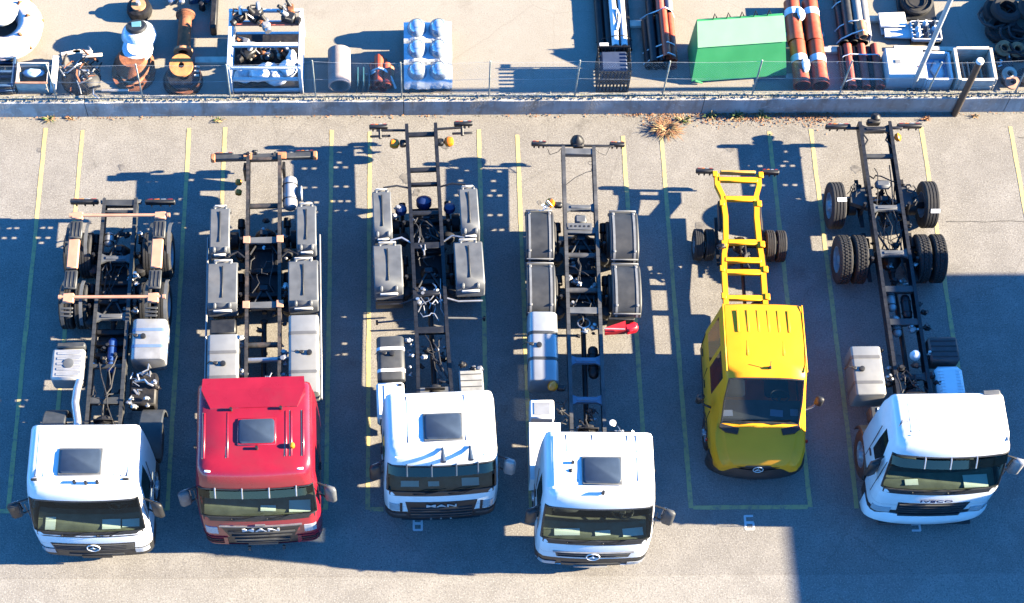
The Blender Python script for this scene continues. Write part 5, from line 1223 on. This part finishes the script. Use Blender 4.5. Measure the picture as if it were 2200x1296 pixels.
# concrete pipe
tag(pipe('concrete_pipe', (-3.95, .36, Z + .26), (-3.97, 1.32, Z + .26), .26, m_cpipe, None, .16, 26), 'short grey brown concrete pipe lying behind the wall', 'pipe')
t = thing('sheet_bundle', 'dark green upright sheets between concrete pipe and orange bundle', 'sheets', (-3.5, .6, Z))
for k in range(3): MB().box((-.05 + k * .13, 0, .16), (.03, .5, .30), .004, (0, .12, 0)).build('sheet', M('dark_teal_sheet', (.03, .10, .12), .4), t)
# small orange bundle with strap
t = thing('pipe_bundle', 'small bundle of orange pipe offcuts tied with white strap', 'pipe bundle', (-3.03, .75, Z))
for k, (x, z, m, y0, y1) in enumerate(((-.14, .11, m_redp, -.35, .30), (.06, .11, m_orange, -.38, .42), (.22, .11, m_rustl, -.30, .25), (-.02, .29, m_orange, -.36, .40), (.15, .28, m_orange, -.40, .18))): pipe('pipe', (x, y0, z), (x, y1, z), .105, m, t)
band(t, [(-.30, .05, .06), (-.18, .02, .26), (-.02, .0, .41), (.12, -.05, .40), (.26, -.18, .28), (.36, -.34, .08)], .028); band(t, [(-.34, .08, .05), (-.24, -.04, .2), (-.1, -.06, .36)], .02)
# wrapped bottles on pallet
t = thing('pallet', 'wooden pallet under the plastic wrapped steel bottles', 'pallet', (-1.92, 1.22, Z))
for k in range(7): MB().box((0, -.75 + k * .25, .125), (1.08, .16, .022), .004).build('plank', m_wood, t)
for x in (-.48, 0, .48): MB().box((x, 0, .057), (.10, 1.66, .114), .006).build('bearer', m_wood, t)
k = 0
for j, y in enumerate((1.80, 1.22, .62)):
    for i, x in enumerate((-2.18, -1.68)):
        p = thing('wrapped_bottle', '%s wrapped silver bottle in the %s row of the pallet' % (('left', 'right')[i], ('back', 'middle', 'front')[j]), 'gas bottle', (x, y, Z + .136), 0, 'plastic wrapped bottles on the pallet')
        MB().lathe([(.20, 0), (.225, .03), (.225, .34), (.20, .44), (.135, .53), (.05, .57), (.005, .575)], (0, 0, 0), (0, 0, 1), 22).build('dome', M('wrapped_steel', (.50, .57, .64), .14, metal=.55, var=.15, scale=7, bump=.35, bscale=9), p)
        MB().lathe([(.12, 0), (.13, .012), (.12, .024)], (0, 0, .525), (0, 0, 1), 18, False).build('collar', M('blue_grey_collar', (.22, .32, .44), .3, metal=.4), p)
for j, y in enumerate((1.80, 1.22, .62)):
    mb = MB(); q = random.Random(30 + j); rings = []
    for i in range(13):
        x = -2.48 + 1.1 * i / 12; h = .26 + .03 * q.random() + .07 * (1 - abs(math.cos((i - .5) / 12 * 2 * math.pi)))
        rings.append([(x, y - .27 + q.uniform(-.02, .02), Z + .15), (x, y - .26, Z + .136 + h * .8), (x, y - .18, Z + .136 + h + q.uniform(-.02, .02)), (x, y + .18, Z + .136 + h + q.uniform(-.02, .03)), (x, y + .26, Z + .136 + h * .8), (x, y + .27 + q.uniform(-.02, .02), Z + .15)])
    mb.loft(rings); tag(mb.build('shrink_film', m_wrap, ang=60), 'crinkled clear film round the %s pair of bottles' % ('back', 'middle', 'front')[j], 'film', 'shrink film on the pallet')
# bearers, long grey pipes, dark slatted crate
for x, y, w_, lab in ((2.92, 2.18, .55, 'pale timber bearer between white pipes and strapped red pipes'), (7.28, 1.43, .60, 'pale timber bearer between orange pipes and dull red pipes'), (8.5, 2.28, .5, 'pale timber bearer beside the grey strapped bundle')):
    tag(MB().box((x, y, Z + .05), (w_, .17, .10), .01).build('timber_bearer', m_woodp), lab, 'bearer', 'timber bearers')
t = thing('long_pipes', 'white and black long pipes lying side by side', 'pipes', (2.42, 2.1, Z))
for x, z, m, r in ((-.34, .10, m_grime, .09), (-.15, .10, m_black, .09), (-.02, .26, m_whitep, .085), (.18, .26, m_whitep, .08), (.12, .09, m_black, .09), (.30, .09, m_grime, .08)): pipe('pipe', (x, -.68, z), (x - .02, 1.4, z), r, m, t)
MB().tube([(.02, -.3, .36), (.08, -.05, .34), (.10, .1, .36), (.04, .3, .35)], .03, 6).build('film_wisp', m_wrapw, t)
for y in (-.45, .8): band(t, [(-.45, y, .08), (-.3, y, .22), (-.02, y, .36), (.2, y, .35), (.38, y, .16)], .01, m_grime)
t = thing('slatted_crate', 'tall black slatted crate standing close to the wall', 'crate', (2.28, .66, Z))
for k in range(9):
    for s_ in (-1, 1): MB().box((-.32 + k * .08, s_ * .36, .42), (.045, .02, .84), .004).build('slat', m_black, t)
for k in range(7):
    for s_ in (-1, 1): MB().box((s_ * .36, -.30 + k * .10, .42), (.02, .05, .84), .004).build('slat', m_black, t)
for z in (.04, .45, .84):
    for s_ in (-1, 1): MB().box((0, s_ * .34, z), (.72, .02, .06)).build('rail', m_grime, t)
MB().box((0, 0, .5), (.58, .58, .5), .03).build('liner', M('navy_liner', (.02, .035, .08), .6), t); MB().box((-.22, .41, .83), (.20, .09, .02), .004).build('label_plate', m_paper, t)
# red strapped pipes
t = thing('strapped_pipes', 'red and black pipes strapped with two white bands', 'pipes', (3.46, 1.75, Z))
for x, z, m in ((-.30, .10, m_grime), (-.12, .10, m_black), (.07, .10, m_black), (.25, .10, m_redp), (-.20, .26, m_black), (0, .27, m_grime), (.08, .42, m_orange), (.24, .30, m_orange)): pipe('pipe', (x, -.85 + z * .25, z), (x - .02, .45 + z * .2, z), .095, m, t)
for x, z, m in ((.02, .36, m_redp), (.22, .34, m_greyp)): pipe('pipe', (x, .58, z), (x, 1.5, z), .095, m, t)
for x, z in ((-.18, .12), (.05, .12), (.25, .12)): pipe('pipe', (x, .55, z), (x, 1.5, z), .10, m_black, t)
for y in (-.40, -.70, .56): band(t, [(-.42, y, .06), (-.30, y, .22), (-.02, y, .42), (.10, y, .53), (.26, y, .42), (.36, y, .14)], .014)
# green hopper
t = thing('green_hopper', 'big green steel hopper with pale sloping lid', 'hopper', (5.16, 1.12, Z), 4.5)
b = [(-1.10, -.50, .10), (1.10, -.50, .10), (1.06, .40, .10), (-1.06, .40, .10)]; md = [(-1.0, -.10, .90), (1.0, -.10, .90), (1.0, .46, .90), (-1.0, .46, .90)]; tp = [(-.98, .37, 1.20), (.98, .37, 1.20), (.98, .45, 1.20), (-.98, .45, 1.20)]
MB().loft([b, md]).build('body', m_green, t, 20); MB().loft([md, tp]).build('side_gable', m_green, t, 20)
MB().loft([[(-1.01, -.125, .90), (1.01, -.125, .90), (.99, .37, 1.215), (-.99, .37, 1.215)], [(-1.01, -.13, .915), (1.01, -.13, .915), (.99, .37, 1.232), (-.99, .37, 1.232)]]).build('lid', m_greenl, t)
for x in (-1.0, 1.0):
    for y in (-.25, .35): MB().box((x * .92, y, .06), (.10, .10, .12), .01).build('foot', m_grime, t)
for k in range(5): MB().tube([(-.62 + k * .31, .42, 1.18), (-.60 + k * .31, .44, 1.38), (-.53 + k * .31, .46, 1.20)], .014, 6).build('lifting_hook', m_black, t)
MB().tube([(-1.02, -.50, .13), (-.85, -.52, .05)], .02, 6).build('drain_pipe', m_green, t)
# orange sewer pipes, two columns and two lengths
k = 0
for j, (y0, y1) in enumerate(((1.55, 2.66), (.36, 1.52))):
    for i in range(2):
        x0 = 6.58 + i * .42 + j * .02
        p = thing('orange_pipe', '%s orange plastic pipe, %s pair, with white wrapping' % (('left', 'right')[i], ('far', 'near')[j]), 'pipe', (x0, y0, Z), 0, 'orange pipes with white wrapping')
        L = y1 - y0; o = pipe('barrel', (0, 0, .20), (0, L, .20), .185, m_orange, p, .07, 22)
        pipe('socket', (0, -.02, .20), (0, .16, .20), .20, m_orange, o, .06, 22)
        f = .62 if j == 0 else .50
        MB().lathe([(.192, 0), (.197, .02), (.197, .16), (.192, .18)], (0, L * f, .20), (0, 1, 0.0), 20, False).build('wrapping', m_wrapw, p)
for x, y in ((6.70, .78), (6.72, 2.2)):
    mb = MB(); lump(mb, (x, y, Z + .40), (.10, .20, .03), int(y * 10), 9, 5); tag(mb.build('loose_film', m_wrapw, ang=60), 'loose white film flap on the %s orange pipes' % ('near' if y < 1.5 else 'far'), 'film', 'loose film flaps')
for y in (.75, 1.9): tag(MB().box((6.8, y, Z + .007), (1.0, .12, .014)).build('bearer_board', m_woodp), 'thin board under the %s orange pipes' % ('near' if y < 1.5 else 'far'), 'board', 'boards under orange pipes')
# grey bundle and three dull red pipes
t = thing('grey_bundle', 'grey and black pipes bound with white bands above red pipes', 'pipe bundle', (7.95, 2.1, Z))
for x, z, m in ((-.25, .12, m_black), (-.03, .12, m_grime), (.20, .12, m_black), (-.14, .32, m_black), (.09, .33, m_greyp), (.25, .30, m_greyp)): pipe('pipe', (x, -.58 + z * .3, z), (x, 1.2, z), .115, m, t)
pipe('pipe', (.12, -.62, .48), (.10, -.2, .48), .10, m_rustl, t)
for y in (-.15, -.5, .5): band(t, [(-.40, y, .05), (-.33, y, .25), (-.12, y, .46), (.10, y, .48 if y > -.4 else .6), (.32, y, .40), (.36, y, .1)], .016)
t = thing('red_pipes', 'three dull red pipes lying apart bound by white bands', 'pipes', (8.06, .9, Z))
for x, r in ((-.30, .10), (.02, .095), (.33, .10)): pipe('pipe', (x, -.56, .13), (x, .60, .13), r, m_redp, t)
for x, z in ((-.14, .09), (.18, .09), (-.45, .10)): pipe('pipe', (x, -.54, z), (x, .55, z), .08, m_grime, t)
for y in (.26, -.42): band(t, [(-.56, y - .1, .05), (-.42, y, .20), (-.28, y + .02, .25), (.03, y, .25), (.34, y, .25), (.46, y - .02, .12)], .014)
# discs, trays with jars, panel box, crate
t = thing('black_drum', 'black round drum in a square tray at the top', 'drum', (9.52, 2.65, Z))
MB().box((0, 0, .04), (.86, .8, .08), .01).build('tray', m_black, t); MB().lathe([(.36, 0), (.38, .06), (.38, .14), (.33, .17), (.31, .13), (.05, .13)], (0, .05, .08), (0, 0, 1), 26).build('drum', m_tyre, t); MB().ring((0, .05, .25), (0, 0, 1), .22, .02, 24, 6).build('rim', m_grime, t)
t = thing('white_trays', 'pile of white trays beside the jars', 'trays', (9.0, 1.98, Z))
for k, (x, y, z, a) in enumerate(((-.08, .08, .05, .04), (-.02, -.08, .12, -.05), (-.12, .18, .20, .03))): MB().box((x, y, z), (.62, .40, .05), .012, (0, 0, a)).build('tray', m_whitep, t)
t = thing('jar_tray', 'open white tray holding bottles', 'tray', (9.62, 1.86, Z + .12))
MB().box((0, 0, .01), (.66, .5, .02)).build('base', m_whitep, t)
for s_ in (-1, 1): MB().box((s_ * .33, 0, .05), (.03, .5, .10), .005).build('side', m_whitep, t); MB().box((0, s_ * .25, .05), (.63, .03, .10), .005).build('end', m_whitep, t)
tag(MB().box((9.62, 1.86, Z + .06), (.7, .55, .118), .01).build('plinth', m_grime), 'dark plinth under the tray of bottles', 'plinth'); q = random.Random(9)
for k in range(9):
    x, y = -.2 + (k % 3) * .19, -.15 + (k // 3) * .15; m = (m_paper, m_hatch, m_redp, m_paper, m_hatch, m_paper, m_greyp, m_paper, m_hatch)[k]
    col = {m_paper: 'white', m_hatch: 'dark blue', m_redp: 'red', m_greyp: 'grey'}[m]
    tag(MB().lathe([(.06, 0), (.065, .02), (.065, .14), (.03, .19), (.03, .23)], (9.62 + x, 1.86 + y, Z + .14), (0, 0, 1), 12).build('bottle', m), '%s bottle standing in the open white tray' % col, 'bottle', '%s bottles in the tray' % col)
t = thing('panel_cabinet', 'pale grey sheet metal cabinet lying on its back', 'cabinet', (8.95, .78, Z))
MB().box((0, 0, .24), (.86, .82, .48), .02).build('body', M('pale_grey_sheet', (.50, .50, .49), .5, var=.08, scale=3, dirt=(.36, .35, .33), dirt_amt=.4), t); MB().box((-.18, .02, .49), (.13, .10, .02), .005).build('handle_plate', m_greyp, t); MB().box((.30, -.12, .485), (.07, .04, .012)).build('red_tag', m_redp, t); MB().box((0, 0, .482), (.84, .01, .006)).build('lid_seam', m_greyp, t)
t = thing('blue_lined_box', 'open white box with blue inside beside the cabinet', 'box', (9.68, .72, Z))
for s_ in (-1, 1): MB().box((s_ * .29, 0, .22), (.05, .74, .44), .008).build('side', m_whitep, t); MB().box((0, s_ * .36, .22), (.53, .05, .44), .008).build('end', m_whitep, t)
MB().box((0, 0, .20), (.52, .66, .02)).build('blue_liner', M('sky_blue_sheet', (.20, .42, .66), .35, var=.2, scale=4), t); mb = MB(); lump(mb, (.05, .0, .24), (.16, .24, .05), 5); mb.build('folded_sheet', m_wrapw, t)
t = open_crate('wooden_crate', 'deep open timber crate full of strips near the dark post', (10.52, .72, Z), .82, .86, .52, m_woodp, .07, 2)
q = random.Random(12)
for k in range(9): tag(MB().box((10.24 + k * .068, .62 + jit(.05), Z + .16 + jit(.03)), (.035, .62, .16), .004, (0, jit(.2), jit(.05))).build('wood_strip', m_wood if k % 2 else m_grime), '%s strip standing in the deep timber crate' % ('brown wooden' if k % 2 else 'dark metal'), 'strip', 'strips in the deep timber crate' if k % 2 else 'dark strips in the deep timber crate')
tag(MB().box((10.0, 1.42, Z + .05), (2.3, .12, .10), .01, (0, 0, -.04)).build('long_bearer', m_woodp), 'long pale timber lying behind cabinet and crate', 'bearer')
# pile of tyres and orange flanges, right edge
for k, (x, y, z, R, lab) in enumerate(((11.45, 2.45, 0, .40, 'black tyre lying at the top right corner'), (11.40, 1.92, .0, .36, 'worn black tyre above the orange flange rings'), (11.95, 2.1, 0, .42, 'black tyre cut by the right picture edge'), (11.50, 2.3, .24, .36, 'black tyre on top of the tyre heap'), (12.1, 2.3, .26, .36, 'black tyre stacked beyond the right edge'))):
    tag(MB().lathe([(R * .55, 0), (R * .85, 0), (R, .05), (R, .17), (R * .85, .22), (R * .55, .22), (R * .6, .11), (R * .55, 0)], (x, y, Z + z), (jit(.12), jit(.12), 1), 26, False).build('old_tyre', m_tyre), lab, 'tyre', 'old tyres heaped at the right')
for x, y, z, R, lab, m in ((11.32, 1.30, .24, .19, 'orange flange ring lying in front of the tyres', m_rustl), (11.62, 1.28, .22, .18, 'orange flange ring cut by the right picture edge', m_rustl), (11.35, .62, .20, .17, 'pale flange ring low at the right edge', m_woodp), (11.40, .42, .16, .16, 'peach flange ring nearest the wall at right edge', m_peach)):
    p = thing('flange_ring', lab, 'flange', (x, y, Z + z), 0, 'flange rings at the right edge'); mb = MB(); flange(mb, (0, 0, 0), (0, -.3, 1), R, R * .42, .07); mb.build('ring', m, p); MB().lathe([(R * .42, 0), (R * .55, .05), (R * .45, .07)], (0, -.02, .06), (0, -.3, 1), 16, False).build('hub', m, p)
t = thing('dark_drums', 'dark iron drums under the flange rings at right', 'drums', (11.5, .9, Z))
for x, y in ((-.12, .36), (.22, .38), (-.10, -.30), (.25, -.28)): MB().lathe([(.2, 0), (.21, .02), (.21, .16), (.17, .18), (.02, .18)], (x, y, 0), (0, 0, 1), 18).build('drum', m_grime, t)
t = thing('hose_pile', 'tangle of black hoses over the drums at right edge', 'hoses', (11.45, 1.55, Z + .18)); q = random.Random(17)
for k in range(9):
    a0 = q.uniform(0, 6); R = q.uniform(.18, .42); cx_, cy_ = q.uniform(-.2, .4), q.uniform(-.6, .9)
    MB().tube([(cx_ + R * math.cos(a0 + f), cy_ + R * math.sin(a0 + f) * .8, .05 + .12 * q.random()) for f in [i * .45 for i in range(11)]], q.uniform(.018, .035), 6).build('hose', m_hose if k % 3 else m_grime, t)
t = thing('bracket_crate', 'black bin of oily brackets at the far right edge', 'bin', (11.25, 1.0, Z)); q = random.Random(18)
MB().box((0, 0, .1), (.5, .5, .2), .02).build('bin_body', m_black, t)
for k in range(12): MB().box((q.uniform(-.2, .2), q.uniform(-.2, .2), .22), (q.uniform(.05, .2), .04, .05), .008, (q.uniform(-.5, .5), 0, q.uniform(0, 3))).build('bracket', q.choice((m_grime, m_rusty, m_steel)), t)
# goods beyond the right edge whose shadows reach into the picture
for k, (x, y, sx, sy, h) in enumerate(((13.4, 1.5, 1.2, 2.0, 1.25), (13.2, 3.6, 1.4, 1.6, 1.3))):
    t = thing('covered_stack', ['tarpaulin covered goods stack beyond right edge by the wall', 'tarpaulin covered goods stack farther back beyond right edge'][k], 'stack', (x, y, Z))
    MB().box((0, 0, .1), (sx, sy, .2), .02).build('pallet_base', m_wood, t); mb = MB(); mb.loft([[(a * sx / 2 * f, b * sy / 2 * f, z) for a, b in ((-1, -1), (1, -1), (1, 1), (-1, 1))] for z, f in ((.2, 1.), (h * .8, .97), (h, .8))]); mb.build('tarpaulin', M('grey_tarp', (.22, .24, .26), .6, bump=.4, bscale=6), t)
# ------------------------------------------------------------------ poles
t = thing('lamp_pole', 'tall pale grey lamp pole standing behind the wall', 'pole', (9.16, .40, Z))
MB().lathe([(.085, 0), (.085, .02), (.06, .05), (.058, .3), (.05, 7.5)], (0, 0, 0), (0, 0, 1), 18).build('mast', M('galvanised_mast', (.55, .57, .56), .4, metal=.4, var=.08), t); MB().box((0, 0, .03), (.26, .22, .05), .01).build('base_plate', m_grime, t); MB().tube([(0, 0, 7.45), (0, -.4, 7.7), (0, -1.1, 7.8)], .035, 8).build('arm', m_galv, t); MB().box((0, -1.35, 7.8), (.22, .55, .09), .03).build('lamp_head', m_galv, t)
t = thing('dark_post', 'short dark steel post with pale cap in front of wall', 'post', (10.17, -.06, 0))
MB().lathe([(.075, 0), (.075, 2.12)], (0, 0, 0), (0, 0, 1), 18).build('tube', M('dark_bronze_post', (.035, .028, .025), .6, var=.3), t); MB().lathe([(.085, 0), (.085, .05), (.07, .08), (.01, .09)], (0, 0, 2.12), (0, 0, 1), 18).build('cap', m_whitep, t)
# ------------------------------------------------------------------ weeds along the wall foot
m_dry = M('dry_grass', (.24, .11, .05), .8, var=.4, scale=20); m_weed = M('green_weed', (.06, .11, .02), .7, var=.4, scale=20); m_straw = M('straw', (.30, .22, .11), .8, var=.3, scale=20)
def weed(name, label, x, y, n, L, mats, seed, grp, up=.6):
    q = random.Random(seed); t = thing(name, label, 'weed', (x, y, 0), 0, grp)
    for mi, m in enumerate(mats):
        mb = MB()
        for k in range(n):
            a = q.uniform(0, 6.28); l = L * q.uniform(.4, 1.15); w_ = q.uniform(.006, .016); u = q.uniform(.15, 1.) * up; ox, oy = q.gauss(0, L * .16), q.gauss(0, L * .10); d = Vector((math.cos(a), math.sin(a) * .8, 0)); s_ = Vector((-d.y, d.x, 0)) * w_; P = []
            for f in (0, .4, .75, 1.): P.append(Vector((ox, oy, .002)) + d * l * f * (1 - u * .4) + Vector((0, 0, l * u * math.sin(f * 2.2) * .8)))
            mb.add([P[0] - s_, P[0] + s_, P[1] - s_, P[1] + s_, P[2] - s_ * .6, P[2] + s_ * .6, P[3]], [(0, 1, 3, 2), (2, 3, 5, 4), (4, 5, 6)])
        mb.build(('blades', 'stalks', 'leaves')[mi], m, t)['kind'] = 'stuff'
weed('weed', 'small green weed at the wall foot near left edge', -10.65, -.07, 26, .20, (m_weed, m_straw), 1, 'weeds')
weed('weed', 'tiny reddish weed beside the green one at left', -10.15, -.06, 10, .14, (m_dry, m_straw), 2, 'weeds')
weed('weed', 'sparse straw weed at wall foot behind the red lorry', -6.72, -.12, 12, .16, (m_straw, m_weed), 3, 'weeds')
weed('dry_grass_clump', 'large tuft of dry brown grass out on the asphalt', 3.52, -.45, 90, .42, (m_dry, m_dry, m_straw), 4, 'dry grass', .45)
for k, (x, y, lab) in enumerate(((3.95, -.22, 'long straw grass leaning from the wall beside the tuft'), (4.55, -.10, 'green sprouts in the wall joint above dry leaves'), (5.15, -.10, 'green sprouts at wall foot behind the yellow van'), (5.75, -.08, 'small green sprout right of the yellow van at wall'))):
    weed('weed', lab, x, y, 16, .26, (m_weed, m_straw), 20 + k, 'weeds', .9)
weed('weed', 'reddish dry weed at wall foot right of last lorry', 9.50, -.20, 12, .18, (m_dry, m_dry), 31, 'weeds'); weed('weed', 'small dry weed beside the dark post', 10.62, -.12, 10, .14, (m_dry, m_straw), 32, 'weeds')
mb = MB(); q = random.Random(40)
for k in range(1500):
    x = q.choice((q.uniform(4.2, 7.3), q.gauss(5.4, .6), q.uniform(-12, 12), q.gauss(7.0, .3), q.gauss(3.5, .4))); y = -abs(q.gauss(.03, .16 if 3 < x < 7.6 else .03)) - .012; s_ = q.uniform(.01, .03); a = q.uniform(0, 6.3); d = Vector((math.cos(a), math.sin(a), q.uniform(-.2, .5))) * s_; e = Vector((-d.y, d.x, q.uniform(0, .015))) * .55; c_ = Vector((x, y, .012 + q.uniform(0, .02)))
    mb.add([c_ - d, c_ - e, c_ + d, c_ + e], [(0, 1, 2, 3)])
o = mb.build('leaf_litter', m_dry, smooth=False); o['kind'] = 'stuff'; o['label'] = 'dry brown leaves scattered along the wall foot'
